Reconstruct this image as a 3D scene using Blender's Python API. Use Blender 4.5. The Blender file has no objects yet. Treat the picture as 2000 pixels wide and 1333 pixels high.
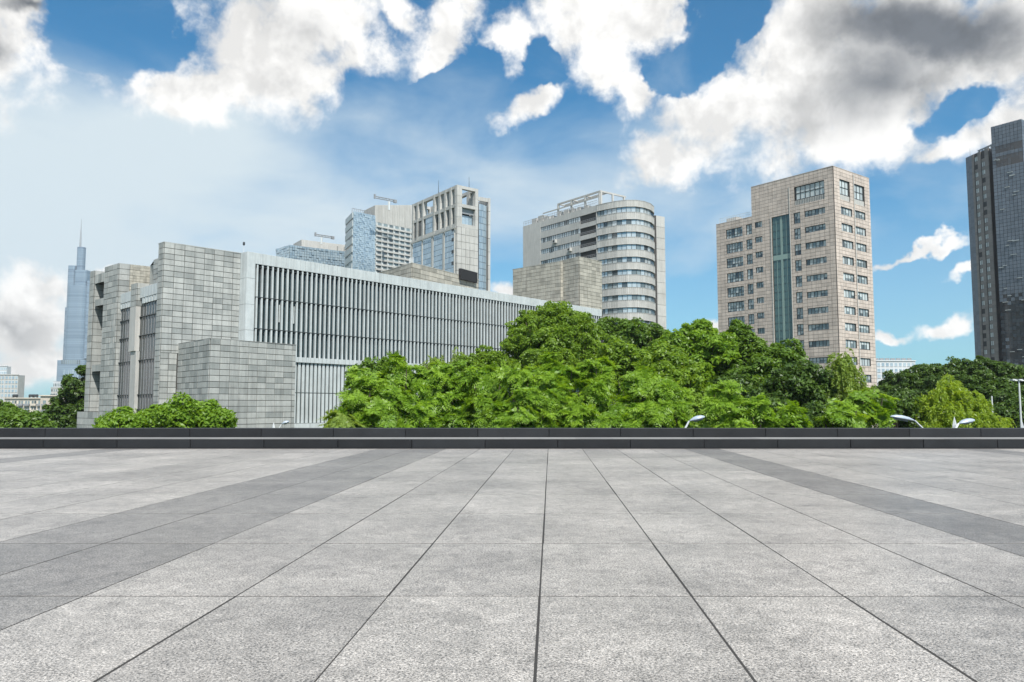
import bpy, math, random
import numpy as np
from mathutils import Vector, Matrix

# ------------------------------------------------------------------ camera, world, sun, exposure
S = bpy.context.scene
COL = S.collection
rnd = random.Random(7)
RS = np.random.RandomState(11)
F = 1540.0                      # focal length in pixels of the 2000 px wide photograph
TH = math.atan((794 - 666.5) / F)
EZ = 1.5
cd = bpy.data.cameras.new('camera'); cam = bpy.data.objects.new('camera', cd); COL.objects.link(cam)
cam.location = (0, 0, EZ); cam.rotation_euler = (math.pi / 2 + TH, 0, 0)
cd.sensor_width = 36; cd.lens = F / 2000 * 36; cd.clip_start = .1; cd.clip_end = 9000
S.camera = cam
SUN_AZ, SUN_EL = math.radians(162), math.radians(52)     # azimuth from +Y towards +X
sd = Vector((math.sin(SUN_AZ) * math.cos(SUN_EL), math.cos(SUN_AZ) * math.cos(SUN_EL), math.sin(SUN_EL)))
sl = bpy.data.lights.new('sun', 'SUN'); sl.energy = 4.7; sl.angle = math.radians(1.5); sl.color = (1, .965, .91)
sun = bpy.data.objects.new('sun', sl); COL.objects.link(sun)
sun.rotation_euler = sd.to_track_quat('Z', 'Y').to_euler(); sun.location = (0, 0, 200)
S.view_settings.view_transform = 'Standard'; S.view_settings.look = 'None'
S.view_settings.exposure = 0.58; S.view_settings.gamma = 1.0; S.view_settings.use_curve_mapping = False
SKY_STRENGTH = 0.085


def ray(px, py):
    a = (px - 1000) / F; b = (666.5 - py) / F
    return (a, math.cos(TH) - b * math.sin(TH), math.sin(TH) + b * math.cos(TH))


def atY(px, py, Y):
    r = ray(px, py); t = Y / r[1]
    return (r[0] * t, Y, EZ + r[2] * t)


def atZ(px, py, Z):
    r = ray(px, py); t = (Z - EZ) / r[2]
    return (r[0] * t, r[1] * t, Z)


# ------------------------------------------------------------------ sky
def build_world():
    W = bpy.data.worlds.new('World'); S.world = W; W.use_nodes = True
    nt = W.node_tree; N = nt.nodes; L = nt.links; N.clear()

    def node(t, **kw):
        n = N.new(t)
        for k, v in kw.items(): setattr(n, k, v)
        return n

    def math_(op, a, b=None, c=None, clamp=False):
        n = node('ShaderNodeMath', operation=op); n.use_clamp = clamp
        for i, v in enumerate((a, b, c)):
            if v is None: continue
            if isinstance(v, (int, float)): n.inputs[i].default_value = v
            else: L.new(v, n.inputs[i])
        return n.outputs[0]

    def sstep(v, lo, hi):
        n = node('ShaderNodeMapRange', interpolation_type='SMOOTHSTEP')
        n.inputs['From Min'].default_value = lo; n.inputs['From Max'].default_value = hi
        L.new(v, n.inputs['Value']); return n.outputs[0]

    def mixc(f, a, b):
        n = node('ShaderNodeMix', data_type='RGBA')
        for s, v in ((0, f), (6, a), (7, b)):
            if isinstance(v, (int, float)): n.inputs[s].default_value = v
            elif isinstance(v, tuple): n.inputs[s].default_value = (*v, 1)
            else: L.new(v, n.inputs[s])
        return n.outputs[2]

    tc = node('ShaderNodeTexCoord'); D = tc.outputs['Generated']
    sep = node('ShaderNodeSeparateXYZ'); L.new(D, sep.inputs[0]); dz = sep.outputs[2]

    def noise(scale, detail, rough=.55, off=(0, 0, 0), vec=None, dist=0.0, squash=(1, 1, 1)):
        m = node('ShaderNodeMapping'); L.new(vec or D, m.inputs[0])
        m.inputs['Location'].default_value = off; m.inputs['Scale'].default_value = squash
        n = node('ShaderNodeTexNoise'); L.new(m.outputs[0], n.inputs['Vector'])
        n.inputs['Scale'].default_value = scale; n.inputs['Detail'].default_value = detail
        n.inputs['Roughness'].default_value = rough; n.inputs['Distortion'].default_value = dist
        return n

    # warp the direction a little so that no outline stays an ellipse
    w1 = noise(4.2, 3, .6, (3, 1, 7)); w2 = noise(19, 4, .62, (1, 9, 2))
    v1 = node('ShaderNodeVectorMath', operation='MULTIPLY_ADD'); L.new(w1.outputs['Color'], v1.inputs[0])
    v1.inputs[1].default_value = (.15, .15, .15); v1.inputs[2].default_value = (-.075, -.075, -.075)
    v2 = node('ShaderNodeVectorMath', operation='MULTIPLY_ADD'); L.new(w2.outputs['Color'], v2.inputs[0])
    v2.inputs[1].default_value = (.05, .05, .05); v2.inputs[2].default_value = (-.025, -.025, -.025)
    va = node('ShaderNodeVectorMath', operation='ADD'); L.new(v1.outputs[0], va.inputs[0]); L.new(v2.outputs[0], va.inputs[1])
    vb = node('ShaderNodeVectorMath', operation='ADD'); L.new(D, vb.inputs[0]); L.new(va.outputs[0], vb.inputs[1])
    DW = vb.outputs[0]

    def blob(px, py, rx, ry, ang=0, k=1.0, vec=None):
        d = Vector(ray(px, py)).normalized()
        right = Vector((d.y, -d.x, 0)).normalized(); up = right.cross(d).normalized()
        a = math.radians(ang)
        X = right * math.cos(a) + up * math.sin(a); Y = -right * math.sin(a) + up * math.cos(a)
        M = Matrix((X, Y, X.cross(Y))).transposed()
        m = node('ShaderNodeMapping', vector_type='TEXTURE'); L.new(vec or DW, m.inputs[0])
        m.inputs['Location'].default_value = d; m.inputs['Rotation'].default_value = M.to_euler()
        s = 1 / (F * 1.02)
        m.inputs['Scale'].default_value = (rx * s, ry * s, .5)
        ln = node('ShaderNodeVectorMath', operation='LENGTH'); L.new(m.outputs[0], ln.inputs[0])
        v = math_('SUBTRACT', 1.0, ln.outputs['Value'])
        return v if k == 1 else math_('MULTIPLY', v, k)

    def union(lst, sm=.25):
        v = lst[0]
        for b in lst[1:]:
            v = math_('SMOOTH_MAX', v, b, sm)
        return v

    cl = [(-20, 80, 115, 140, 0), (50, -10, 130, 60, 10),
          (385, 185, 150, 58, 15), (520, 95, 165, 105, 30), (650, 35, 115, 95, 10), (585, 130, 80, 70, 35), (770, 5, 50, 32, 0),
          (870, 50, 90, 45, 28), (1000, 80, 55, 50, 30),
          (1020, 205, 70, 32, 10), (1160, 50, 110, 95, 0), (1280, 45, 170, 85, 8), (1200, 130, 85, 110, 0),
          (1570, 60, 160, 120, 20), (1500, 170, 150, 110, 30), (1420, 225, 120, 80, 25), (1620, 200, 210, 140, 0),
          (1330, 305, 90, 42, 12), (1265, 205, 45, 45, 0), (1620, 290, 150, 60, 0), (1750, 90, 230, 150, 0), (1950, 50, 200, 120, 0),
          (1935, 265, 120, 60, 8), (1820, 305, 70, 30, 10), (2030, 190, 90, 90, 0),
          (70, 590, 85, 75, 35), (10, 650, 110, 80, 0), (120, 545, 45, 45, 0), (195, 526, 60, 14, 0), (95, 640, 70, 60, 0), (80, 715, 90, 40, 20),
          (1870, 642, 52, 22, 8), (1368, 638, 55, 18, 0), (1745, 658, 34, 14, 0), (1000, 562, 60, 26, 0), (1880, 545, 50, 12, 10),
          (1790, 500, 80, 11, 8), (1235, 195, 40, 30, 20)]
    cores = union([blob(*c) for c in cl])
    gaps = [blob(235, 50, 120, 100, 10), blob(900, 130, 120, 45, 20), blob(1060, 140, 40, 60, 20), blob(1840, 215, 95, 36, 24), blob(1410, 75, 45, 90, -38), blob(1350, 170, 60, 40, 20)]
    for g in gaps:
        gg = math_('MAXIMUM', g, 0.0); cores = math_('SUBTRACT', cores, math_('MULTIPLY', gg, 2.0))
    # clouds for the rest of the sky (behind, above and beside the frame)
    n0 = noise(2.3, 6, .55, (5.3, 2.2, 1.7), squash=(1, 1, 1.7))
    front = union([blob(1000, 300, 1350, 820, 0, vec=D), blob(1000, 300, 1200, 700, 0, vec=D)], .1)
    fm = sstep(front, 0.0, .22)
    rest = math_('MULTIPLY', math_('SUBTRACT', n0.outputs[0], .47), 4.0)
    rest = math_('SUBTRACT', rest, math_('MULTIPLY', fm, 9.0))
    base = math_('SMOOTH_MAX', cores, rest, .1)
    # break the outlines with fine noise
    nf = noise(13, 7, .60, (2, 4, 9), dist=.2)
    ns = noise(34, 5, .62, (8, 4, 1), dist=.25)
    e1 = math_('MULTIPLY', math_('SUBTRACT', nf.outputs[0], .5), 1.55)
    e2 = math_('MULTIPLY', math_('SUBTRACT', ns.outputs[0], .5), .95)
    field = math_('ADD', math_('ADD', base, e1), e2)
    alpha = sstep(field, -.14, .54)
    # the same noise taken a step towards the sun: billows lit on that side
    nl = noise(13, 4, .60, (2 - .020, 4 + .026, 9 + .032), dist=.2)
    lit = math_('MULTIPLY', math_('SUBTRACT', nf.outputs[0], nl.outputs[0]), 1.5)
    nb = noise(5.5, 4, .55, (1, 7, 3))
    # grey, thick parts of the clouds
    dk = union([blob(-20, 100, 70, 70, 0), blob(70, 0, 80, 22, 0), blob(585, 55, 90, 60, 20, .42), blob(530, 145, 60, 36, 20, .3),
                blob(1780, 60, 270, 90, -8, 1.25), blob(1690, 160, 210, 120, 20, .85), blob(1900, 30, 200, 90, 0), blob(1580, 250, 170, 60, 10, .45),
                blob(40, 650, 120, 36, 0, .5), blob(1280, 55, 90, 50, 0, .35), blob(1890, 270, 100, 30, 10, .25)], .2)
    dkn = math_('ADD', dk, math_('MULTIPLY', math_('SUBTRACT', nb.outputs[0], .5), .55))
    dark = sstep(dkn, .02, 1.0)
    generic = math_('MULTIPLY', sstep(rest, .4, 1.8), .35)
    dark = math_('MAXIMUM', dark, generic)
    br = math_('SUBTRACT', math_('ADD', 1.0, lit), math_('MULTIPLY', math_('SUBTRACT', nb.outputs[0], .5), .28))
    br = math_('MINIMUM', math_('MAXIMUM', br, .82), 1.08)
    ccol = mixc(dark, (8.3, 8.15, 7.9), (1.15, 1.25, 1.42))
    cm = node('ShaderNodeVectorMath', operation='SCALE'); L.new(ccol, cm.inputs[0]); L.new(br, cm.inputs['Scale'])
    # thin high veil, dense on the left and low down
    veil = union([blob(60, 380, 420, 260, 0, 1.2, D), blob(280, 345, 540, 200, 0, 1, D), blob(120, 520, 520, 300, 0, 1, D), blob(330, 270, 260, 110, 10, 1.5, D), blob(620, 420, 460, 190, 0, .85, D),
                  blob(1150, 420, 500, 150, 0, .45, D)], .3)
    nv = noise(4.5, 5, .55, (9, 2, 5), dist=.3, squash=(1, 1, 2.2))
    vfield = math_('ADD', veil, math_('MULTIPLY', math_('SUBTRACT', nv.outputs[0], .5), 1.7))
    valpha = math_('MULTIPLY', sstep(vfield, -.40, .85), .94)
    nh = noise(6.5, 6, .6, (4, 4, 4), dist=.5, squash=(1, 1, 1.5))
    thin = math_('MULTIPLY', sstep(nh.outputs[0], .50, .80), .20)
    valpha = math_('MAXIMUM', valpha, thin)
    hz = math_('MULTIPLY', math_('SUBTRACT', 1.0, sstep(dz, .0, .30)), .42)
    valpha = math_('MAXIMUM', valpha, hz)
    # clear sky
    sky = node('ShaderNodeTexSky', sky_type='NISHITA'); sky.sun_disc = False
    sky.sun_elevation = SUN_EL; sky.sun_rotation = SUN_AZ
    sky.air_density = 1.0; sky.dust_density = .6; sky.ozone_density = 2.2
    tint = node('ShaderNodeMix', data_type='RGBA', blend_type='MULTIPLY'); tint.inputs[0].default_value = 1
    L.new(sky.outputs[0], tint.inputs[6]); tint.inputs[7].default_value = (.05, .73, 1.0, 1)
    c1 = mixc(valpha, tint.outputs[2], (5.9, 6.7, 7.05))
    c2 = mixc(alpha, c1, cm.outputs[0])
    bg = node('ShaderNodeBackground'); bg.inputs[1].default_value = SKY_STRENGTH; L.new(c2, bg.inputs[0])
    out = node('ShaderNodeOutputWorld'); L.new(bg.outputs[0], out.inputs[0])
    W.cycles.sampling_method = 'MANUAL'; W.cycles.sample_map_resolution = 512


build_world()


# ------------------------------------------------------------------ materials
def mat(name, col, rough=.6, metal=0.0, col2=None, vary=.0, noise=None, bump=0.0, bscale=30, spec=.5, streak=0.0,
        stretch=(1, 1, 1), coat=0.0, speck=None):
    """procedural material: colour varied piece by piece (attribute tint + object random) and by noise"""
    m = bpy.data.materials.new(name); m.use_nodes = True
    nt = m.node_tree; N = nt.nodes; L = nt.links; P = N['Principled BSDF']
    P.inputs['Roughness'].default_value = rough; P.inputs['Metallic'].default_value = metal
    P.inputs['Specular IOR Level'].default_value = spec; P.inputs['Coat Weight'].default_value = coat
    geo = N.new('ShaderNodeNewGeometry')
    cur = None
    rgb = N.new('ShaderNodeRGB'); rgb.outputs[0].default_value = (*col, 1); cur = rgb.outputs[0]
    if col2:
        at = N.new('ShaderNodeAttribute'); at.attribute_name = 'tint'
        oi = N.new('ShaderNodeObjectInfo')
        ad = N.new('ShaderNodeMath'); ad.operation = 'ADD'; L.new(at.outputs['Fac'], ad.inputs[0]); L.new(oi.outputs['Random'], ad.inputs[1])
        fr = N.new('ShaderNodeMath'); fr.operation = 'FRACT'; L.new(ad.outputs[0], fr.inputs[0])
        pw = N.new('ShaderNodeMath'); pw.operation = 'POWER'; L.new(fr.outputs[0], pw.inputs[0]); pw.inputs[1].default_value = 1.6
        mx = N.new('ShaderNodeMix'); mx.data_type = 'RGBA'; L.new(pw.outputs[0], mx.inputs[0])
        mx.inputs[6].default_value = (*col, 1); mx.inputs[7].default_value = (*col2, 1); cur = mx.outputs[2]
    def nz(scale, detail=5, rough_=.6, st=(1, 1, 1)):
        mp = N.new('ShaderNodeMapping'); L.new(geo.outputs['Position'], mp.inputs[0]); mp.inputs['Scale'].default_value = st
        n = N.new('ShaderNodeTexNoise'); n.inputs['Scale'].default_value = scale; n.inputs['Detail'].default_value = detail
        n.inputs['Roughness'].default_value = rough_
        L.new(mp.outputs[0], n.inputs['Vector']); return n.outputs[0]
    def mulby(fac, lo, hi, f0=.3, f1=.7):
        nonlocal cur
        mr = N.new('ShaderNodeMapRange'); L.new(fac, mr.inputs[0])
        mr.inputs['From Min'].default_value = f0; mr.inputs['From Max'].default_value = f1
        mr.inputs['To Min'].default_value = lo; mr.inputs['To Max'].default_value = hi
        v = N.new('ShaderNodeVectorMath'); v.operation = 'SCALE'; L.new(cur, v.inputs[0]); L.new(mr.outputs[0], v.inputs['Scale']); cur = v.outputs[0]
    if noise:
        for (sc, amt) in noise:
            mulby(nz(sc, st=stretch), 1 - amt, 1 + amt)
    if streak:
        mulby(nz(1.3, 6, .65, (2.2, 2.2, .16)), 1.0, 1 - streak, .46, .72)
    if speck:
        mulby(nz(speck[0], 2, .7), 1 - speck[1], 1 + speck[1], .25, .75)
    L.new(cur, P.inputs['Base Color'])
    if bump:
        b = N.new('ShaderNodeBump'); b.inputs['Strength'].default_value = bump; b.inputs['Distance'].default_value = .02
        L.new(nz(bscale, 6, .65), b.inputs['Height']); L.new(b.outputs[0], P.inputs['Normal'])
    return m


M = {}
M['joint'] = mat('dark_joint', (.05, .048, .045), .9)
M['stone'] = mat('museum_stone', (.385, .395, .375), .62, col2=(.24, .255, .245), noise=[(1.1, .10), (7, .06)], streak=.30, bump=.15, bscale=18)
M['stone_tan'] = mat('weathered_tan_stone', (.42, .40, .34), .65, col2=(.28, .27, .23), noise=[(.9, .12), (6, .07)], streak=.34, bump=.15, bscale=14)
M['white_metal'] = mat('white_cladding', (.47, .505, .505), .42, .0, noise=[(.6, .08), (3, .05)], streak=.22)
M['dark_glass'] = mat('dark_glass', (.016, .026, .027), .06, col2=(.03, .045, .048), spec=.6)
M['grey_metal'] = mat('grey_metal', (.30, .31, .32), .45, .3, noise=[(3, .1)])
M['pink'] = mat('pink_granite', (.57, .485, .42), .6, col2=(.45, .385, .335), noise=[(.35, .10), (3, .06)], streak=.26)
M['win_frame'] = mat('dark_window_frame', (.035, .04, .042), .4, .2)
M['win_glass'] = mat('window_glass', (.20, .25, .26), .10, col2=(.035, .045, .05), spec=.8)
M['blind_or_reflection'] = mat('pale_blind_or_painted_reflection', (.50, .55, .55), .35, col2=(.30, .34, .35), spec=.6)  # blinds; on the dark tower wing a reflection painted as pale colour
M['green_glass'] = mat('green_atrium_glass', (.075, .13, .122), .12, .2, noise=[(.5, .25)], spec=.8, stretch=(1, 1, .12))
M['blue_glass'] = mat('blue_curtain_glass', (.42, .52, .58), .18, .35, col2=(.27, .37, .45), spec=.8)
M['beige'] = mat('pale_concrete', (.46, .455, .43), .7, col2=(.40, .395, .37), noise=[(.3, .07), (2.5, .05)], streak=.22)
M['slate'] = mat('dark_slate_cladding', (.105, .13, .16), .30, .1, col2=(.075, .097, .122), noise=[(.05, .12)], spec=.6)
M['black_glass'] = mat('black_reflective_glass', (.010, .013, .016), .05, col2=(.03, .04, .05), spec=.8)
M['brown'] = mat('brown_granite', (.20, .18, .165), .5, col2=(.15, .135, .125), noise=[(.2, .1)])
M['roof'] = mat('roof_membrane', (.20, .20, .19), .8, noise=[(.7, .15)])
M['granite_dark'] = mat('black_granite', (.014, .0145, .016), .5, spec=.3, col2=(.020, .021, .023), noise=[(1.5, .18)], speck=(260, .7), bump=.25, bscale=160)
M['tread'] = mat('pale_granite_tread', (.21, .21, .205), .6, col2=(.17, .17, .168), noise=[(2, .08)], speck=(160, .2))
M['bark'] = mat('bark', (.085, .065, .048), .9, noise=[(6, .3)], bump=.6, bscale=14, stretch=(1, 1, .2))
M['lamp_metal'] = mat('painted_lamp_metal', (.60, .62, .62), .35, .1, noise=[(5, .05)])
M['lamp_shell'] = mat('blue_grey_lamp_shell', (.40, .46, .53), .3, .2, noise=[(9, .12)], stretch=(1, 6, 1))
M['tower_glass'] = mat('pale_blue_tower_glass', (.25, .33, .40), .3, .25, col2=(.14, .20, .27), spec=.8)
M['cream'] = mat('cream_render', (.55, .50, .42), .8, col2=(.48, .43, .36), noise=[(.2, .12)], streak=.25)
M['black'] = mat('black_louvre', (.014, .014, .015), .7)


def plaza_material(name, c, c2, k=1.0):
    m = bpy.data.materials.new(name); m.use_nodes = True
    nt = m.node_tree; N = nt.nodes; L = nt.links; P = N['Principled BSDF']
    geo = N.new('ShaderNodeNewGeometry'); pos = geo.outputs['Position']
    def nz(scale, det, ro, st=(1, 1, 1), dist=0):
        mp = N.new('ShaderNodeMapping'); L.new(pos, mp.inputs[0]); mp.inputs['Scale'].default_value = st
        n = N.new('ShaderNodeTexNoise'); L.new(mp.outputs[0], n.inputs[0]); n.inputs['Scale'].default_value = scale
        n.inputs['Detail'].default_value = det; n.inputs['Roughness'].default_value = ro; n.inputs['Distortion'].default_value = dist
        return n.outputs[0]
    def mr(v, a, b, lo, hi):
        r = N.new('ShaderNodeMapRange'); L.new(v, r.inputs[0])
        for i, x in zip(('From Min', 'From Max', 'To Min', 'To Max'), (a, b, lo, hi)): r.inputs[i].default_value = x
        return r.outputs[0]
    def mul(a, b):
        r = N.new('ShaderNodeMath'); r.operation = 'MULTIPLY'; L.new(a, r.inputs[0]); L.new(b, r.inputs[1]); return r.outputs[0]
    oi = N.new('ShaderNodeObjectInfo'); at = N.new('ShaderNodeAttribute'); at.attribute_name = 'tint'
    ad = N.new('ShaderNodeMath'); ad.operation = 'ADD'; L.new(at.outputs['Fac'], ad.inputs[0]); L.new(oi.outputs['Random'], ad.inputs[1])
    fr = N.new('ShaderNodeMath'); fr.operation = 'FRACT'; L.new(ad.outputs[0], fr.inputs[0])
    mx = N.new('ShaderNodeMix'); mx.data_type = 'RGBA'; L.new(fr.outputs[0], mx.inputs[0])
    mx.inputs[6].default_value = (*c, 1); mx.inputs[7].default_value = (*c2, 1)
    grain = nz(66, 5, .75, (1, 1, 1), .6)            # chiselled surface
    f = mr(grain, .40, .60, 1 - .80 * k, 1 + .66 * k)
    f = mul(f, mr(nz(190, 3, .8), .32, .68, .62, 1.38))
    f = mul(f, mr(nz(5.5, 7, .75, (1, 1, 1), .8), .34, .68, .70, 1.25))
    f = mul(f, mr(nz(.55, 5, .6), .3, .7, .74, 1.18))
    # worn, paler scratches and dark stains
    f = mul(f, mr(nz(26, 6, .75, (.35, 1, 1), 1.5), .56, .72, 1.0, 1.5))
    f = mul(f, mr(nz(2.2, 8, .75, (1, .4, 1), 1.2), .54, .76, 1.0, .58))
    v = N.new('ShaderNodeVectorMath'); v.operation = 'SCALE'; L.new(mx.outputs[2], v.inputs[0]); L.new(f, v.inputs['Scale'])
    L.new(v.outputs[0], P.inputs['Base Color'])
    L.new(mr(grain, .3, .7, .55, .36), P.inputs['Roughness']); P.inputs['Specular IOR Level'].default_value = .5
    P.inputs['Coat Weight'].default_value = .15; P.inputs['Coat Roughness'].default_value = .35
    b = N.new('ShaderNodeBump'); b.inputs['Strength'].default_value = .55; b.inputs['Distance'].default_value = .006
    L.new(grain, b.inputs['Height']); L.new(b.outputs[0], P.inputs['Normal'])
    return m


M['tile'] = plaza_material('grey_flamed_granite', (.355, .330, .302), (.285, .265, .243))
M['tile_dark'] = plaza_material('dark_flamed_granite', (.200, .187, .174), (.175, .164, .152), .9)
M['tile_mid'] = plaza_material('mid_grey_flamed_granite', (.222, .207, .191), (.195, .182, .168), .95)
M['bed'] = mat('mortar_bed', (.030, .028, .026), .95)


def leaf_material(name, c1, c2, trans=.35, rough=.45):
    m = bpy.data.materials.new(name); m.use_nodes = True
    nt = m.node_tree; N = nt.nodes; L = nt.links; P = N['Principled BSDF']; out = N['Material Output']
    at = N.new('ShaderNodeAttribute'); at.attribute_name = 'tint'
    mx = N.new('ShaderNodeMix'); mx.data_type = 'RGBA'; L.new(at.outputs['Fac'], mx.inputs[0])
    mx.inputs[6].default_value = (*c1, 1); mx.inputs[7].default_value = (*c2, 1)
    L.new(mx.outputs[2], P.inputs['Base Color']); P.inputs['Roughness'].default_value = rough; P.inputs['Specular IOR Level'].default_value = .4
    tr = N.new('ShaderNodeBsdfTranslucent')
    sc = N.new('ShaderNodeVectorMath'); sc.operation = 'MULTIPLY'; L.new(mx.outputs[2], sc.inputs[0]); sc.inputs[1].default_value = (1.9, 1.7, .7)
    L.new(sc.outputs[0], tr.inputs[0])
    ms = N.new('ShaderNodeMixShader'); ms.inputs[0].default_value = trans
    L.new(P.outputs[0], ms.inputs[1]); L.new(tr.outputs[0], ms.inputs[2]); L.new(ms.outputs[0], out.inputs[0])
    return m


LEAF = {
    'camphor': leaf_material('camphor_leaf', (.088, .168, .014), (.205, .32, .030), .42),
    'bright': leaf_material('bright_leaf', (.090, .185, .014), (.21, .34, .03), .42),
    'mid': leaf_material('mid_green_leaf', (.055, .120, .014), (.14, .235, .026), .36),
    'dark': leaf_material('dark_leaf', (.028, .066, .011), (.095, .165, .022), .30),
    'feather': leaf_material('feathery_leaf', (.095, .20, .014), (.25, .39, .03), .42),
    'yellow': leaf_material('yellow_green_leaf', (.17, .26, .024), (.29, .39, .04), .45),
    'pale': leaf_material('pale_leaf', (.16, .24, .045), (.27, .37, .075), .45),
}


# ------------------------------------------------------------------ mesh helpers
class Fr:
    """facade frame: origin at the left end (seen from outside), u to the right, w outwards"""
    def __init__(s, a, b):
        s.o = (a[0], a[1]); dx, dy = b[0] - a[0], b[1] - a[1]
        s.L = math.hypot(dx, dy); s.u = (dx / s.L, dy / s.L); s.n = (s.u[1], -s.u[0])

    def p(s, u, w, z):
        return (s.o[0] + s.u[0] * u + s.n[0] * w, s.o[1] + s.u[1] * u + s.n[1] * w, z)

    def px(s, px, py):
        r = ray(px, py)
        t = (s.o[0] * s.n[0] + s.o[1] * s.n[1]) / (r[0] * s.n[0] + r[1] * s.n[1])
        x, y, z = r[0] * t, r[1] * t, EZ + r[2] * t
        return ((x - s.o[0]) * s.u[0] + (y - s.o[1]) * s.u[1], z)


WX = Fr((0, 0), (1, 0))        # world frame: u = x, w = -y


class MB:
    def __init__(s): s.v = []; s.f = []; s.t = []

    def box(s, fr, u0, u1, w0, w1, z0, z1, tint=None):
        if u1 - u0 < 1e-4 or z1 - z0 < 1e-4: return s
        n = len(s.v)
        for z in (z0, z1):
            s.v += [fr.p(u0, w0, z), fr.p(u1, w0, z), fr.p(u1, w1, z), fr.p(u0, w1, z)]
        q = [(0, 1, 2, 3), (7, 6, 5, 4), (0, 4, 5, 1), (1, 5, 6, 2), (2, 6, 7, 3), (3, 7, 4, 0)]
        t = rnd.random() if tint is None else tint
        for a in q: s.f.append(tuple(n + i for i in a)); s.t.append(t)
        return s

    def prism(s, poly, z0, z1, tint=None, ztop=None):
        """footprint polygon (world xy) extruded; ztop gives a height per vertex"""
        n = len(s.v); k = len(poly)
        a = sum(poly[i][0] * poly[(i + 1) % k][1] - poly[(i + 1) % k][0] * poly[i][1] for i in range(k))
        idx = list(range(k)) if a > 0 else list(range(k))[::-1]
        pts = [poly[i] for i in idx]; zt = [(ztop[i] if ztop else z1) for i in idx]
        s.v += [(p[0], p[1], z0) for p in pts] + [(p[0], p[1], z) for p, z in zip(pts, zt)]
        t = rnd.random() if tint is None else tint
        s.f.append(tuple(n + k + i for i in range(k))); s.t.append(t)
        s.f.append(tuple(n + i for i in range(k))[::-1]); s.t.append(t)
        for i in range(k):
            j = (i + 1) % k
            s.f.append((n + i, n + j, n + k + j, n + k + i)); s.t.append(t)
        return s

    def tube(s, pts, radii, sides=7, tint=None):
        t = rnd.random() if tint is None else tint
        rings = []
        for i, p in enumerate(pts):
            p = Vector(p)
            d = (Vector(pts[min(i + 1, len(pts) - 1)]) - Vector(pts[max(i - 1, 0)])).normalized()
            a = d.cross(Vector((0, 0, 1)) if abs(d.z) < .9 else Vector((1, 0, 0))).normalized(); b = d.cross(a)
            r = radii[i] if not isinstance(radii, (int, float)) else radii
            n = len(s.v); rings.append(n)
            for k in range(sides):
                an = 2 * math.pi * k / sides
                s.v.append(tuple(p + a * math.cos(an) * r + b * math.sin(an) * r))
        for i in range(len(pts) - 1):
            for k in range(sides):
                k2 = (k + 1) % sides
                s.f.append((rings[i] + k, rings[i] + k2, rings[i + 1] + k2, rings[i + 1] + k)); s.t.append(t)
        s.f.append(tuple(rings[0] + k for k in range(sides))[::-1]); s.t.append(t)
        s.f.append(tuple(rings[-1] + k for k in range(sides))); s.t.append(t)
        return s

    def build(s, name, m, parent=None, kind=None, root=None):
        me = bpy.data.meshes.new(name)
        r = root or parent
        while r is not None and r.parent is not None: r = r.parent
        off = r.location if r is not None else Vector((0, 0, 0))
        me.from_pydata([(x - off[0], y - off[1], z - off[2]) for x, y, z in s.v], [], s.f)
        at = me.attributes.new('tint', 'FLOAT', 'FACE'); at.data.foreach_set('value', s.t)
        me.materials.append(m)
        o = bpy.data.objects.new(name, me); COL.objects.link(o)
        if parent is not None: o.parent = parent
        if kind: o['kind'] = kind
        return o


def thing(name, label, cat, loc=(0, 0, 0), group=None):
    o = bpy.data.objects.new(name, None); COL.objects.link(o); o.location = loc; o.empty_display_size = .5
    o['label'] = label; o['category'] = cat
    if group: o['group'] = group
    return o


def tag(o, label, cat, group=None):
    o['label'] = label; o['category'] = cat
    if group: o['group'] = group
    return o


def subtract(rects, hole):
    out = []
    hu0, hu1, hz0, hz1 = hole
    for (a, b, c, d) in rects:
        if hu1 <= a or hu0 >= b or hz1 <= c or hz0 >= d: out.append((a, b, c, d)); continue
        if hu0 > a: out.append((a, hu0, c, d))
        if hu1 < b: out.append((hu1, b, c, d))
        m0, m1 = max(a, hu0), min(b, hu1)
        if hz0 > c: out.append((m0, m1, c, hz0))
        if hz1 < d: out.append((m0, m1, hz1, d))
    return out


PIECE = {}


def box_mesh(name, w, h, t, m):
    key = (name, round(w, 2), round(h, 2), round(t, 3), m.name)
    if key not in PIECE:
        b = MB(); c = min(.012, w * .1)
        # a block with softened front edges, 20 triangles
        x, z = w / 2, h / 2
        v = [(-x, 0, -z), (x, 0, -z), (x, 0, z), (-x, 0, z), (-x, -t + c, -z), (x, -t + c, -z), (x, -t + c, z), (-x, -t + c, z),
             (-x + c, -t, -z + c), (x - c, -t, -z + c), (x - c, -t, z - c), (-x + c, -t, z - c)]
        f = [(3, 2, 1, 0)[::-1][::-1]]
        f = [(0, 3, 2, 1)]
        for i in range(4):
            j = (i + 1) % 4
            f.append((i, j, 4 + j, 4 + i)); f.append((4 + i, 4 + j, 8 + j, 8 + i))
        f.append((8, 9, 10, 11))
        me = bpy.data.meshes.new(name); me.from_pydata(v, [], f); me.materials.append(m); me.update(); PIECE[key] = me
    return PIECE[key]


def piece(name, fr, u0, u1, w, z0, z1, t, m, parent):
    me = box_mesh(name, u1 - u0, z1 - z0, t, m)
    o = bpy.data.objects.new(name, me); COL.objects.link(o)
    r = parent
    while r.parent is not None: r = r.parent
    o.parent = parent
    o.location = Vector(fr.p((u0 + u1) / 2, w, (z0 + z1) / 2)) - r.location
    o.rotation_euler = (0, 0, math.atan2(fr.u[1], fr.u[0]))
    return o


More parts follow.
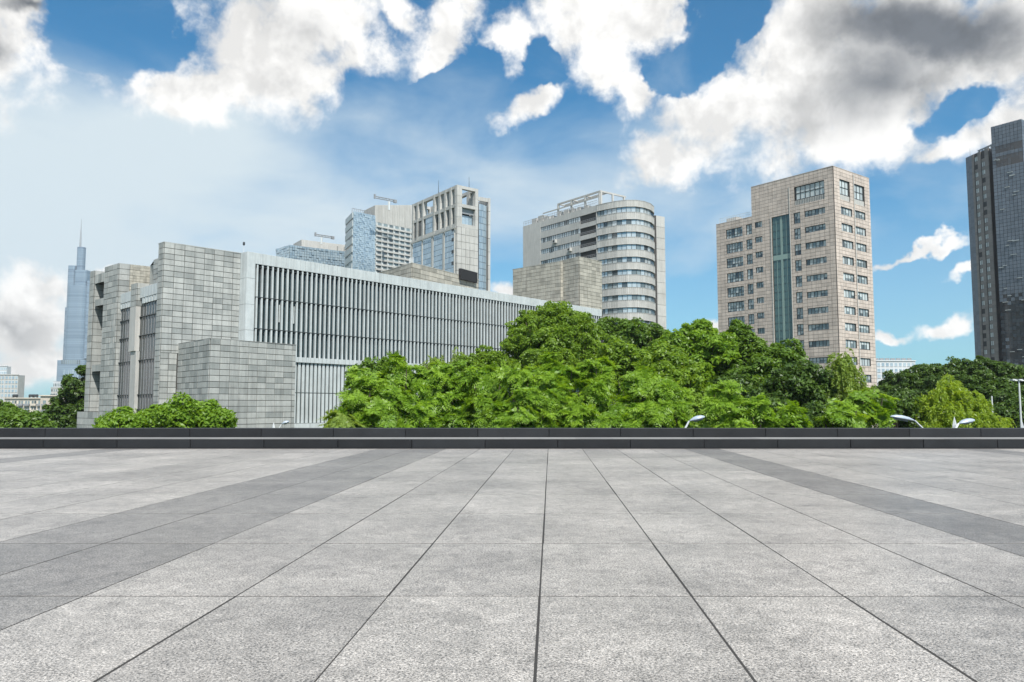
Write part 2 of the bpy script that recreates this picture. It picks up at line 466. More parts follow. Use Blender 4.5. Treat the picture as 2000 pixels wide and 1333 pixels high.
def clad(fr, u0, u1, z0, z1, cell, m, parent, holes=(), t=.05, w=0.0, gap=.045, single=None, name='stone_panel', jitter=.015,
         zorigin=None, bond=0.0, acc=None):
    """panels in courses on a facade; single(u,z) true makes the panel an object of its own, the rest are joined"""
    cu, cz = cell; b = acc or MB(); n1 = 0
    z = z1; row = 0
    while z > z0 + .05:
        zb = max(z0, z - cz)
        u = u0 - (cu * bond if row % 2 else 0)
        while u < u1 - .05:
            ua, ub = max(u, u0), min(u + cu, u1)
            rects = [(ua + gap / 2, ub - gap / 2, zb + gap / 2, z - gap / 2)]
            for h in holes: rects = subtract(rects, h)
            for (a, c, d, e) in rects:
                if c - a < .06 or e - d < .06: continue
                tt = t + rnd.uniform(-jitter, jitter)
                if single and single((a + c) / 2, (d + e) / 2) and len(rects) == 1:
                    piece(name, fr, a, c, w, d, e, round(tt, 2) if jitter else t, m, parent); n1 += 1
                else:
                    b.box(fr, a, c, w, w + tt, d, e)
            u += cu
        z -= cz; row += 1
    if acc is None and b.v:
        b.build(name, m, parent, 'stuff')
    return n1


def backing(fr, u0, u1, z0, z1, holes, t, m, parent, name='wall'):
    b = MB(); us = sorted({u0, u1, *[min(max(h[i], u0), u1) for h in holes for i in (0, 1)]})
    rects = [(a, c, z0, z1) for a, c in zip(us, us[1:]) if c - a > 1e-3]
    for h in holes: rects = subtract(rects, h)
    for (a, c, d, e) in rects: b.box(fr, a, c, 0, t, d, e, 0.3)
    return b.build(name, m, parent)


def window(fr, u0, u1, z0, z1, parent, nu=3, nz=1, w=.02, bar=.09, glass='blind_or_reflection', zsplit=None, mixed=True):
    """a window: frame bars as the part, its glass as a sub-part"""
    b = MB()
    b.box(fr, u0, u1, w, w + .12, z0, z0 + bar).box(fr, u0, u1, w, w + .12, z1 - bar, z1)
    b.box(fr, u0, u0 + bar, w, w + .12, z0 + bar, z1 - bar).box(fr, u1 - bar, u1, w, w + .12, z0 + bar, z1 - bar)
    for i in range(1, nu):
        x = u0 + (u1 - u0) * i / nu
        b.box(fr, x - bar * .4, x + bar * .4, w, w + .11, z0 + bar, z1 - bar)
    zs = zsplit if zsplit is not None else [z0 + (z1 - z0) * i / nz for i in range(1, nz)]
    for zz in zs: b.box(fr, u0 + bar, u1 - bar, w, w + .105, zz - bar * .4, zz + bar * .4)
    f = b.build('window', M['win_frame'], parent)
    gname = M['win_glass'] if glass in ('blind_or_reflection', 'win_glass') else M[glass]
    edges = [u0 + (u1 - u0) * i / nu for i in range(nu + 1)]
    lv = [z0] + list(zs) + [z1]
    for a, c in zip(edges, edges[1:]):
        for d, e in zip(lv, lv[1:]):
            k = rnd.random()
            drop = rnd.choice((0, 0, .4, .6, 1)) if mixed else 0
            if glass == 'blind_or_reflection' and drop < 1:
                s = d + (e - d) * drop
                if drop: piece('pane', fr, a + .004, c - .004, w - .015, d, s, .045, gname, f)
                piece('blind_or_reflection', fr, a + .004, c - .004, w - .015, s, e, .045, M['blind_or_reflection'], f)
            else: piece('pane', fr, a + .004, c - .004, w - .015, d, e, .045, gname, f)
    return f


# ------------------------------------------------------------------ ground and plaza
GZ = -9.0
g = MB(); g.v = [(-7000, -900, GZ), (7000, -900, GZ), (7000, 8000, GZ), (-7000, 8000, GZ)]; g.f = [(0, 1, 2, 3)]; g.t = [0]
M['ground'] = mat('ground_soil_and_grass', (.05, .07, .03), .95, noise=[(.02, .35), (.3, .25)])
g.build('ground', M['ground'], None, 'structure')
g = MB().box(WX, -110, 110, -130, -31, GZ + .004, GZ + .008)
M['road'] = mat('asphalt', (.05, .05, .052), .85, noise=[(.4, .15), (9, .1)])
g.v = [(-400, 32, GZ + .01), (400, 32, GZ + .01), (400, 44, GZ + .01), (-400, 44, GZ + .01)]; g.f = [(0, 1, 2, 3)]; g.t = [0]
g.build('road', M['road'], None, 'structure')
PY = 28.55                                             # where the plaza ends at the first step
plaza = bpy.data.objects.new('pavement', None); COL.objects.link(plaza); plaza['kind'] = 'structure'
MB().box(WX, -75, 75, -PY - .11, 60, GZ + .01, -.0022).build('plaza_bed', M['bed'], plaza)
SK = 75 / 1540; X0 = -.09; TW = 1.205; TD = 2.41


def tile_mesh(shear, m):
    gx, gy, c, h = .0085, .0125, .0012, .03
    w, d = TW / 2 - gx, TD / 2 - gy
    def q(x, y, z): return (x + y * shear, y, z)
    v = [q(-w, -d, -h), q(w, -d, -h), q(w, d, -h), q(-w, d, -h), q(-w, -d, -c), q(w, -d, -c), q(w, d, -c), q(-w, d, -c),
         q(-w + c, -d + c, 0), q(w - c, -d + c, 0), q(w - c, d - c, 0), q(-w + c, d - c, 0)]
    f = []
    for i in range(4):
        j = (i + 1) % 4
        f.append((i, j, 4 + j, 4 + i)); f.append((4 + i, 4 + j, 8 + j, 8 + i))
    f.append((8, 9, 10, 11))
    return v, f


tv, tf = tile_mesh(SK, None)
tmesh = {}
for k in ('tile', 'tile_dark', 'tile_mid'):
    me = bpy.data.meshes.new('paving_slab'); me.from_pydata(tv, [], tf); me.materials.append(M[k]); tmesh[k] = me
rest = {'tile': MB(), 'tile_dark': MB(), 'tile_mid': MB()}
count = 0
for r in range(-10, 10):
    y0 = 6.40 + TD * (r - 1); yc = y0 + TD / 2
    if y0 + TD > PY + .1:
        continue
    for c in range(-50, 50):
        k = 'tile_dark' if c in (4, 12) else 'tile_mid' if c in (-5, -4, -13) else 'tile'
        xc = X0 + TW * (c + .5) + SK * yc
        vis = yc > 3.5 and abs(xc) < .66 * (yc + 1.3) + 1.0
        dz = rnd.uniform(-.0005, .0005)
        if vis and count < 300:
            o = bpy.data.objects.new('paving_slab', tmesh[k]); COL.objects.link(o); o.parent = plaza
            o.location = (xc + rnd.uniform(-.0035, .0035), yc + rnd.uniform(-.003, .003), dz); count += 1
        elif abs(xc) < 45:
            b = rest[k]; n = len(b.v); b.v += [(x + xc, y + yc, z + dz) for x, y, z in tv]; t = rnd.random()
            b.f += [tuple(n + i for i in q) for q in tf]; b.t += [t] * len(tf)
for k, b in rest.items(): b.build('paving_slab', M[k], plaza, 'stuff')

# low step wall at the plaza edge: lower course, pale tread, upper course
par = thing('step_wall', 'long low black granite step wall with two courses and a pale ledge, closing the plaza', 'wall', (0, PY, 0))
MB().box(WX, -45, 45, -PY - 2.0, -PY - .12, -.04, .305).build('core', M['bed'], par)
MB().box(WX, -45, 45, -PY - 2.0, -PY - 1.35, .305, .64).build('core', M['bed'], par)
x = -38.0
while x < 38:
    w = 2.64 + rnd.uniform(-.03, .03)
    piece('lower_block', WX, x + .006, x + w - .006, -PY - .13 + rnd.uniform(-.004, .005), .0, .318, .13, M['granite_dark'], par); x += w
x = -39.15
while x < 38:
    w = 2.70 + rnd.uniform(-.03, .03)
    piece('upper_block', WX, x + .006, x + w - .006, -PY - 1.36 + rnd.uniform(-.004, .005), .345, .672, .14, M['granite_dark'], par)
    o = MB().box(WX, x + .006, x + w - .006, -PY - 2.05, -PY - 1.362, .641, .672).build('coping_slab', M['granite_dark'], par)
    x += w
x = -38.6
while x < 38:
    w = 1.32
    MB().box(WX, x + .004, x + w - .004, -PY - 1.36, -PY + .012, .3195, .343).build('ledge_slab', M['tread'], par); x += w


# ------------------------------------------------------------------ the museum-like stone and louvre building
ZT = atY(321, 473, 75)[2]
A = atY(321, 473, 75)[:2]; B = atZ(470, 495, ZT)[:2]
mus = thing('concert_hall', 'long grey stone and white louvre hall filling the left half behind the trees', 'building', (A[0], A[1], GZ))
fW1 = Fr(A, B)                               # big stone wall
e1 = fW1.u; e2 = (-.70, .714)                # directions of the building: right-back, left-back


def along(p, d, s): return (p[0] + d[0] * s, p[1] + d[1] * s)


single_count = [0]


def lim(fn):
    def g_(u, z):
        if fn(u, z) and single_count[0] < 300:
            single_count[0] += 1; return True
        return False
    return g_


CZ = .55
# W1 wall, its left return
A2 = along(A, e2, 1.25)
wing = MB().prism([A, B, along(B, e2, 14), along(A2, (-.1, 1), 9), A2], GZ, ZT - .06).build('wall_core', M['joint'], mus)
clad(fW1, 0, fW1.L, 6.6, ZT, (1.0, CZ), M['stone'], wing, single=lim(lambda u, z: z > 7.2), t=.06)
clad(Fr(A2, A), 0, 1.25, GZ, ZT, (1.25, CZ), M['stone'], wing, t=.06)
clad(fW1, -0.02, 1.6, GZ, 6.6, (.8, CZ), M['stone'], wing, t=.06)
b = MB().prism([along(A, (0, -1), .10), along(B, (.8, -.6), .10), along(B, e2, .5), along(A2, e1, .5), along(A2, (-1, 0), .12)], ZT - .05, ZT + .03)
b.build('coping', M['stone'], wing)
# block seen behind the top left of that wall
c0 = atY(316, 502, 82); c1 = atZ(301, 508, c0[2]); fb = Fr(c1, c0)
bk = MB().prism([c1[:2], along(c0, e1, .8), along(along(c0, e1, 1), e2, 6), along(c1, e1, 4)], GZ, c0[2] - .05).build('rear_core', M['stone'], mus)
clad(fb, 0, fb.L + .5, 9, c0[2], (1.0, CZ), M['stone'], bk, t=.05)

# low block in front
C = atY(411, 661, 70); ZL = C[2]; CL = atZ(326, 676, ZL)[:2]; CR = atZ(578, 674, ZL)[:2]; C = C[:2]
fLR = Fr(C, CR); fLL = Fr(CL, C)
low = MB().prism([C, CR, along(CR, e2, 5), along(CL, e1, 2), CL], GZ, ZL - .05).build('low_block_core', M['joint'], mus)
clad(fLR, 0, fLR.L, -.6, ZL, (1.0, CZ), M['stone'], low, single=lim(lambda u, z: z > -.2), t=.06)
clad(fLR, 0, fLR.L, GZ, -.6, (1.0, CZ), M['stone'], low, t=.06)
clad(fLL, .35, fLL.L, GZ, ZL, (1.1, CZ), M['stone'], low, t=.06)
MB().prism([along(C, (0, -1), .10), along(CR, (.8, -.6), .10), along(CR, e2, 4.6), along(CL, e1, 1.5), along(CL, (-1, 0), .10)], ZL - .04, ZL + .02).build('coping', M['roof'], low)

# louvred wing: corner pier, fascia, fins, glass
P0 = atZ(483, 492, ZT)[:2]; P1 = atZ(1178, 606, ZT)[:2]
fF = Fr(P0, P1)
fin_wing = MB().prism([along(P0, fF.n, -.5), along(P1, fF.n, -.5), along(P1, fF.n, -16), along(P0, fF.n, -16)], GZ, ZT - .12).build('louvre_wing_core', M['dark_glass'], mus)
MB().prism([along(along(P0, fF.n, -.06), fF.u, .1), along(P1, fF.n, -.06), along(P1, fF.n, -16), along(along(P0, fF.n, -16), fF.u, .1)], ZT - .10, ZT - .03).build('roof', M['roof'], fin_wing)
# pier at the near end: left face and front face, clad in tall white sheets
fP = Fr(B, P0)
for k in range(3):
    ua, ub = fP.L * k / 3, fP.L * (k + 1) / 3
    for i, (za, zb) in enumerate(((GZ, 4.0), (4.0, 6.6), (6.6, 9.25), (9.25, 11.9), (11.9, 14.6), (14.6, ZT + .04))):
        piece('cladding_sheet', fP, ua + .012, ub - .012, -.05, za + .012, zb - .012, .06, M['white_metal'], fin_wing)
MB().prism([along(B, fP.n, -.05), along(P0, fP.n, -.05), along(along(P0, fF.u, .9), fF.n, -.06), along(B, fF.u, 1.2)], GZ, ZT - .02).build('pier_core', M['joint'], fin_wing)
PIER = .95
for i, (za, zb) in enumerate(((GZ, 4.0), (4.0, 6.6), (6.6, 9.25), (9.25, 11.9), (11.9, 14.6), (14.6, ZT + .04))):
    piece('cladding_sheet', fF, .01, PIER - .01, -.05, za + .012, zb - .012, .11, M['white_metal'], fin_wing)
# fascia sheets and fins
SP = .61; ZF = ZT - 1.12
z_b1 = fF.px(489, 579)[1]; z_b2 = fF.px(489, 641)[1]; ZB = fF.px(640, 705)[1]
MB().box(fF, PIER, fF.L, -.5, -.08, ZF, ZT - .05).build('fascia_core', M['joint'], fin_wing)
nf = int((fF.L - PIER) / SP)
fin_me = MB()
lf = Fr((0, 0), (1, 0))
for za, zb in ((z_b1 + .05, ZF - .02), (z_b2 + .05, z_b1 - .05), (ZB, z_b2 - .05)):
    fin_me.box(lf, -.088, .088, -.25, -.04, za, zb)
fm_o = fin_me.build('fin', M['white_metal'], None); FM = fm_o.data; bpy.data.objects.remove(fm_o)
ang = math.atan2(fF.u[1], fF.u[0])
for i in range(nf):
    u = PIER + SP * (i + .5)
    o = bpy.data.objects.new('fin', FM); COL.objects.link(o); o.parent = fin_wing
    o.location = Vector(fF.p(u + rnd.uniform(-.008, .008), 0, 0)) - mus.location; o.rotation_euler = (0, rnd.uniform(-.0006, .0006), ang)
    piece('fascia_sheet', fF, u - SP / 2 + .012, u + SP / 2 - .012, -.08, ZF, ZT + .03, .08 + rnd.choice((0, .01)), M['white_metal'], fin_wing)
for zz in (z_b1, z_b2, ZF - .25, ZB - .06):
    MB().box(fF, PIER, fF.L, -.5, -.06, zz - .035, zz + .035).build('rail', M['win_frame'], fin_wing)
b = MB()
for i in range(nf):
    u = PIER + SP * (i + 1.0)
    for (za, zb) in ((z_b1, ZF), (z_b2, z_b1), (ZB, z_b2)):
        for k in range(2):
            z_ = za + (zb - za) * (.36 + .36 * k)
            b.box(fF, u - SP * .34, u + SP * .34, -.5, -.45, z_ - .03, z_ + .03)
b.build('transom', M['win_frame'], fin_wing, 'stuff')
b = MB()
for i in range(nf):
    u = PIER + SP * (i + 1.0)
    for (za, zb) in ((z_b1, ZF), (z_b2, z_b1), (ZB, z_b2)):
        for a_, c_ in ((0, .36), (.36, .72), (.72, 1)):
            if rnd.random() < .8: b.box(fF, u - SP * .36, u + SP * .36, -.5, -.48, za + (zb - za) * a_ + .035, za + (zb - za) * c_ - .035, rnd.random())
b.build('pane', M['dark_glass'], fin_wing, 'stuff')
for uu in (4.1, 5.9):    # two pale window leaves that stand ajar behind the louvres
    MB().box(fF, uu, uu + .12, -.42, -.36, z_b2 + .9, z_b1 - .5).box(fF, uu + .35, uu + .42, -.42, -.36, z_b2 + .9, z_b1 - .5).build('open_sash', M['white_metal'], fin_wing)
# lower storey of louvres, a little proud
fG = Fr(along(P0, fF.n, .35), along(P1, fF.n, .35))
u0 = fG.px(575, 697)[0]; u1 = u0 + 30
zlt = fG.px(580, 698)[1]
low_l = MB().box(fG, u0, u1, -1.2, -.3, GZ, zlt - .02).build('lower_storey_core', M['dark_glass'], mus)
u = u0
zj = fG.px(600, 768)[1]
while u < u1:
    piece('fascia_sheet', fG, u + .01, u + .50 - .01, -.3, zlt - .55, zlt, .32, M['white_metal'], low_l)
    for za, zb in ((zj + .04, zlt - .56), (-.3, zj - .04)):
        piece('louvre', fG, u + .10, u + .42, -.3, za, zb, .14, M['white_metal'], low_l)
    u += .52
MB().box(fG, u0, u1, -.3, .05, GZ, -.34).build('plinth', M['white_metal'], low_l)

# stone boxes on the roof and behind it
def stone_box(top_pts, z_top_from, depth, zb, m, name, cell=(1.5, .72)):
    """near corner, left and right end given by their roof pixels"""
    (nx, ny, Y), l, r = top_pts
    n = atY(nx, ny, Y); z = n[2]; lp = atZ(*l, z)[:2]; rp = atZ(*r, z)[:2]; n = n[:2]
    core = MB().prism([n, rp, (rp[0] + lp[0] - n[0], rp[1] + lp[1] - n[1]), lp], zb, z - .05).build(name, M['joint'], mus)
    fl, fr = Fr(lp, n), Fr(n, rp)
    clad(fl, 0, fl.L, zb, z, cell, m, core, t=.06, gap=.05); clad(fr, 0, fr.L, zb, z, cell, m, core, t=.06, gap=.05)
    MB().prism([along(n, (0, -1), .12), along(rp, (1, -.3), .12), along(rp, (0, 1), .4), along(lp, (0, 1), .4), along(lp, (-1, 0), .12)], z - .04, z + .05).build('coping', m, core)
    return core, fl, fr


core, fl, fr_ = stone_box(((805, 514, 106), (735, 535), (934, 547)), None, 8, 15.5, M['stone_tan'], 'roof_block', (1.9, .62))
a_ = fr_.px(895, 525); b_ = fr_.px(925, 553)
MB().box(fr_, a_[0], b_[0] + .3, .06, .5, b_[1], a_[1]).build('louvre_box', M['black'], core)
for k in range(4):
    MB().tube([fl.p(fl.L - .3 - k * .35, -.3, fl.px(800, 516)[1] - .4), fl.p(fl.L - .3 - k * .35, -.3, fl.px(800, 516)[1] + .9)], .05).build('vent_pipe', M['lamp_metal'], core)
core, fl, fr_ = stone_box(((1131, 502, 131), (1096, 510), (1175, 512)), None, 8, 14.5, M['stone_tan'], 'rear_block', (1.15, .62))
core, fl, fr_ = stone_box(((1094, 511, 134), (1002, 527), (1100, 512)), None, 8, 14.5, M['stone_tan'], 'rear_block', (1.15, .62))

# left pavilion with the recessed slot and outer pillar
n = atY(233, 514, 85); ZP = n[2]; n = n[:2]; l = atZ(177, 531, ZP)[:2]; r = atZ(314, 523, ZP)[:2]
fPL, fPR = Fr(l, n), Fr(n, r)
uS0 = fPL.px(184, 560)[0]; uS1 = fPL.px(204, 560)[0]
pav = MB().prism([fPL.p(uS1, 0, 0)[:2], n, r, (r[0] - 2, r[1] + 8), along(fPL.p(uS1, 0, 0), (.3, 1), 8)], GZ, ZP - .06).build('pavilion_core', M['joint'], mus)
clad(fPL, uS1, fPL.L, GZ, ZP, (1.2, .62), M['stone'], pav, t=.06)
clad(fPR, 0, 1.1, GZ, ZP, (1.1, .62), M['stone'], pav, t=.06)
clad(fPR, 1.1, fPR.L, 8, ZP, (.35, .31), M['stone_tan'], pav, t=.04, gap=.035)
clad(fPR, 1.1, fPR.L, 8, ZP, (1.15, .62), M['stone_tan'], pav, t=.02, gap=.06)
MB().box(fPL, uS0, uS1 - .01, -1.9, -1.5, GZ, ZP - .05).build('slot_core', M['joint'], mus)
slot = MB().box(fPL, 0.02, uS0, -2.2, -.02, GZ, ZP - .06).build('outer_pillar_core', M['joint'], mus)
clad(fPL, 0, uS0, .9, ZP, (uS0, .75), M['stone'], slot, t=.06)
fs = Fr(fPL.p(uS0, -1.5, 0), fPL.p(uS1, -1.5, 0))
clad(fs, 0, fs.L, .9, ZP, (fs.L, .85), M['stone'], slot, t=.05)
fs2 = Fr(fPL.p(uS0, 0, 0), fPL.p(uS0, -1.5, 0))
clad(fs2, .02, fs2.L - .05, .9, ZP, (2, .75), M['stone'], slot, t=.03)
for (ya, yb) in ((533, 551), (582, 596), (711, 725)):
    za = fPL.px(200, ya)[1]; zb = fPL.px(200, yb)[1]
    bm_ = MB().box(fPL, uS0 + (.25 if ya > 540 else 0), uS1, -1.44, -.08, zb + .02, za - .02).build('beam', M['joint'], slot)
    clad(fPL, uS0 + (.25 if ya > 540 else 0), uS1, zb, za, ((uS1 - uS0) / 3, 3), M['stone'], bm_, t=.05, w=-.08)
MB().box(fPL, -1.9, uS1, -2.5, .06, GZ, .86).build('base_core', M['joint'], mus)
clad(fPL, -1.9, uS1, GZ, .9, (1.6, .75), M['stone'], slot, t=.05, w=.06)

# glazed facade between pavilion and stone wall
g0 = atY(312, 550, 76.3); ZG = g0[2]; g1 = atZ(222, 578, ZG)[:2]; g0 = g0[:2]
fGl = Fr(g1, g0)
gl = MB().box(fGl, -.8, fGl.L + .6, -3, -.35, GZ, ZG - .1).build('glazing_core', M['dark_glass'], mus)
zg1 = fGl.px(312, 571)[1]; zg2 = fGl.px(312, 583)[1]
nfl = 18; sp = fGl.L / nfl
for i in range(nfl):
    u = i * sp
    piece('fascia_sheet', fGl, u + .015, u + sp - .015, -.2, zg1, ZG, .04, M['white_metal'], gl)
    if i not in (1, 9, 10):
        piece('louvre', fGl, u + .02, u + sp * .80, -.28, zg2, zg1 - .03, .10, M['white_metal'], gl)
        MB().box(fGl, u + sp * .36, u + sp * .46, -.35, -.29, GZ, zg2).build('mullion', M['grey_metal'], gl)
for y in (612, 650, 700, 770, 800):
    zz = fGl.px(300, y)[1]; MB().box(fGl, 0, fGl.L, -.35, -.2, zz - .035, zz + .035).build('rail', M['win_frame'], gl)
b = MB()
for i in range(nfl):
    for k in range(20):
        zz = GZ + k * 1.1
        if zz + 1.1 < zg2: b.box(fGl, i * sp + .02, i * sp + sp - .02, -.35, -.33, zz + .02, zz + 1.08, rnd.random())
b.build('pane', M['dark_glass'], gl, 'stuff')
zc = fGl.px(262, 686)[1]
for (ua, ub) in ((fGl.px(258, 600)[0], fGl.px(269, 600)[0]), (fGl.px(219, 600)[0], fGl.px(228, 600)[0])):
    ztop = ZG + .55
    cr = MB().box(fGl, ua, ub, -1.4, .12, zc, ztop - .05).build('column_core', M['joint'], gl)
    clad(Fr(fGl.p(ua, .12, 0), fGl.p(ub, .12, 0)), 0, ub - ua, zg2 - .2, ztop, (1.2, .62), M['stone'], cr, t=.05)
    clad(Fr(fGl.p(ub, .12, 0), fGl.p(ub, -1.4, 0)), 0, 1.9, zg2 - .2, ztop, (1.2, .62), M['stone'], cr, t=.05)
    MB().box(fGl, ua - .03, ub + .03, -.3, .19, zc - .02, zg2 - .22).build('column_casing', M['beige'], cr)
    MB().box(fGl, ua + .30, ub + .20, -.3, .06, GZ, zc - .05).build('column_casing', M['beige'], cr)
mast = thing('roof_camera_mast', 'thin mast with a small dome camera on the roof edge of the stone hall', 'mast', (*B, ZT))
mp = atZ(474, 494, ZT)
MB().tube([(mp[0], mp[1] + .3, ZT - .1), (mp[0], mp[1] + .3, ZT + 1.25)], [.035, .02]).build('pole', M['lamp_metal'], mast)
MB().tube([(mp[0], mp[1] + .3, ZT + z_) for z_ in (.82, .90, 1.0, 1.1, 1.2)], [.05, .13, .10, .13, .04]).build('camera', M['win_frame'], mast)


# ------------------------------------------------------------------ pink granite office tower
def pink_tower():
    n = atY(1625, 326, 170); Z = n[2]; l1 = atZ(1468, 367, Z)[:2]; r = atZ(1695, 350, Z)[:2]; n = n[:2]
    root = thing('office_tower', 'pink granite office tower with green glass atrium strip and ribbon windows', 'building', (*n, GZ))
    f_ = Fr(l1, n); back = along(l1, f_.u, 0)
    uL = f_.px(1400, 440)[0]; zL = f_.px(1400, 440)[1]
    lend = f_.p(uL, 0, 0)[:2]
    fL = Fr(lend, n); u_step = fL.L - f_.L
    fR = Fr(n, r)
    bk = along(r, fL.u, -fL.L)
    Q = .30
    def inn(p): return along(along(p, fL.n, 0), fL.u, 0)
    core = MB().prism([fL.p(u_step, 0, 0)[:2], n, r, along(r, fL.u, -f_.L)], GZ, Z - .08).build('core', M['joint'], root)
    MB().prism([lend, fL.p(u_step - .01, 0, 0)[:2], along(fL.p(u_step - .01, 0, 0), fR.u, fR.L - .05), along(bk, fR.u, -.05)], GZ, zL - .08).build('core', M['joint'], root)
    z7 = lambda x, y: (1380 + x / 3.03, 310 + y / 3.03)
    wins = []; holesL = []; holesR = []
    def column(fr, xl, xr, y0, y1, xlast, ylast, nrow, kw, holes, ext=0):
        ua, zt = fr.px(*z7(xl, y0)); ub, _ = fr.px(*z7(xr, y0)); _, zb = fr.px(*z7(xl, y1)); _, zl = fr.px(*z7(xlast, ylast))
        st = (zt - zl) / (nrow - 1)
        for i in range(nrow + ext):
            t_ = zt - st * i; holes.append((ua, ub, t_ - (zt - zb), t_)); wins.append((fr, ua, ub, t_ - (zt - zb), t_, kw))
    z60 = None
    column(fL, 119, 217, 424, 480, 136, 942, 7, dict(nu=6, zf=.38), holesL, 3)
    column(fL, 237, 271, 395, 455, 251, 1012, 8, dict(nu=2, zf=.4), holesL, 2)
    column(fL, 289, 332, 380, 414, 309, 1005, 8, dict(nu=3), holesL, 2)
    column(fL, 519, 556, 325, 390, 547, 1077, 9, dict(nu=2, zf=.42), holesL, 2)
    column(fL, 583, 706, 314, 350, 615, 1180, 10, dict(nu=6), holesL, 1)
    column(fR, 788, 853, 284, 330, 828, 1172, 10, dict(nu=4), holesR, 1)
    column(fR, 869, 931, 305, 350, 908, 1180, 10, dict(nu=4), holesR, 1)
    a = fL.px(*z7(521, 172)); b = fL.px(*z7(700, 125)); c = fL.px(*z7(524, 280))
    holesL.append((a[0], b[0], c[1], a[1])); zsp = a[1] - (a[1] - c[1]) * .74
    window(fL, a[0] + .3, b[0], zsp, a[1], root, nu=6, nz=2, w=.0, bar=.16, mixed=False)
    MB().box(fL, a[0], b[0], .0, .14, c[1], zsp - .02).build('spandrel', M['beige'], root)
    sb = MB()
    for k in range(19): uu = a[0] + (b[0] - a[0]) * k / 18; sb.box(fL, uu - .03, uu + .03, .15, .2, c[1], zsp)
    sb.build('railing', M['win_frame'], root)
    for xl, xr, yt in ((778, 838, 122), (865, 925, 150)):
        a = fR.px(*z7(xl, yt)); b = fR.px(*z7(xr, yt)); c = fR.px(*z7(xl, yt + 118))
        holesR.append((a[0], b[0], c[1], a[1])); zsp = a[1] - (a[1] - c[1]) * .74
        window(fR, a[0], b[0] - .35, zsp, a[1], root, nu=3, nz=2, w=.0, bar=.16, mixed=False)
        MB().box(fR, a[0], b[0], .0, .12, c[1], zsp - .02).build('spandrel', M['beige'], root)
    # atrium strip
    a = fL.px(*z7(388, 351)); b = fL.px(*z7(494, 333)); 
    holesL.append((a[0], b[0], GZ, a[1]))
    at = MB().box(fL, a[0], b[0], .0, .03, GZ, a[1]).build('atrium_glass', M['green_glass'], root)
    zb = fL.px(*z7(400, 578))[1]; zb2 = fL.px(*z7(400, 606))[1]
    M['pale_green'] = mat('pale_green_spandrel', (.22, .31, .28), .3)
    MB().box(fL, a[0] + .05, b[0] - .05, .031, .1, zb2, zb).build('spandrel', M['pale_green'], at)
    q = MB(); W = b[0] - a[0]
    for k, wd in ((.22, .05), (.47, .24), (.53, .24), (.78, .05)): q.box(fL, a[0] + W * k - wd / 2, a[0] + W * k + wd / 2, .101 if False else .033, .09, GZ, a[1] - .1)
    q.build('mullion', M['pale_green'], at)
    q = MB(); zz = a[1] - 1.6; i = 0
    while zz > GZ:
        if not (zb2 - .2 < zz < zb + .2):
            for k in range(4): q.box(fL, a[0] + W * (.24 * k + .03), a[0] + W * (.24 * k + .22), .035, .075, zz - .04, zz + .04)
        zz -= 1.8
    q.build('transom', M['win_frame'], at, 'stuff')
    for uu in (a[0] - .22, b[0] + .06): MB().box(fL, uu, uu + .16, .30, .42, GZ, Z - 2.2 if uu > a[0] else a[1]).build('jamb', M['beige'], root)
    pz = fR.px(*z7(857, 100)); MB().tube([fR.p(pz[0], .45, Z - .4), fR.p(pz[0], .45, GZ)], .09).build('downpipe', M['beige'], root)
    u_s = u_step
    for fr, ua, ub, za, zb_, holes in ((fL, u_s, fL.L, GZ, Z, holesL), (fL, 0, u_s, GZ, zL, holesL), (fR, 0, fR.L, GZ, Z, holesR)):
        ub += .30 if (fr is fL and ub == fL.L) else 0
        bb = backing(fr, ua, ub, za, zb_ - .06, [h for h in holes], .26, M['joint'], root)
        clad(fr, ua, ub, za, zb_, (1.18 if fr is fL else 1.3, .80), M['pink'], bb, holes=holes, t=.05, w=.26, gap=.065, name='stone_tile', jitter=.01)
    for (fr, ua, ub, za, zb_, kw) in wins:
        kw = dict(kw); zf = kw.pop('zf', None)
        window(fr, ua, ub, za, zb_, root, bar=.09, zsplit=[za + (zb_ - za) * zf] if zf else None, **kw)
    cp = MB(); cp.box(fL, u_s, fL.L + .35, -.3, .36, Z, Z + .12).box(fR, .36, fR.L, -.3, .36, Z, Z + .12)
    cp.build('coping', M['pink'], root)
    MB().box(fL, 0, u_s - .02, -.3, .34, zL, zL + .12).build('coping', M['pink'], root)
    q = MB()
    for k in range(17): uu = .5 + (u_s - 1.5) * k / 16; q.box(fL, uu - .03, uu + .03, -.5, -.45, zL + .12, zL + 1.5)
    q.box(fL, .5, u_s - 1, -.5, -.45, zL + 1.5, zL + 1.56).box(fL, .5, u_s - 1, -.5, -.45, zL + .9, zL + .95)
    q.build('roof_railing', M['lamp_metal'], root)
    MB().box(fL, 2.2, 5.2, -3.2, -1.0, zL, zL + 1.3).build('roof_hatch', M['beige'], root)
    # rounded bays stacked on the back corner
    cx, cy = along(r, fL.u, -8.0); cx += 1.6; cy += .6
    zt = fR.px(1708, 475)[1] + 1.6; R = 2.7
    poly = lambda R_: [(cx + R_ * math.cos(2 * math.pi * k / 24), cy + R_ * math.sin(2 * math.pi * k / 24)) for k in range(24)]
    bay = MB().prism(poly(R - .18), GZ, zt - .1).build('bay', M['win_glass'], root)
    zz = zt
    while zz > GZ + 2:
        MB().prism(poly(R), zz - 1.15, zz).build('bay_spandrel', M['pink'], bay)
        MB().prism(poly(R + .35), zz - 1.3, zz - 1.16).build('bay_slab', M['grey_metal'], bay)
        q = MB()
        for k in range(24):
            p_ = poly(R - .1)[k]; q.tube([(p_[0], p_[1], zz - 3.55), (p_[0], p_[1], zz - 1.3)], .06, 4)
        q.build('mullion', M['beige'], bay)
        zz -= 3.62
    return root


pink_tower()


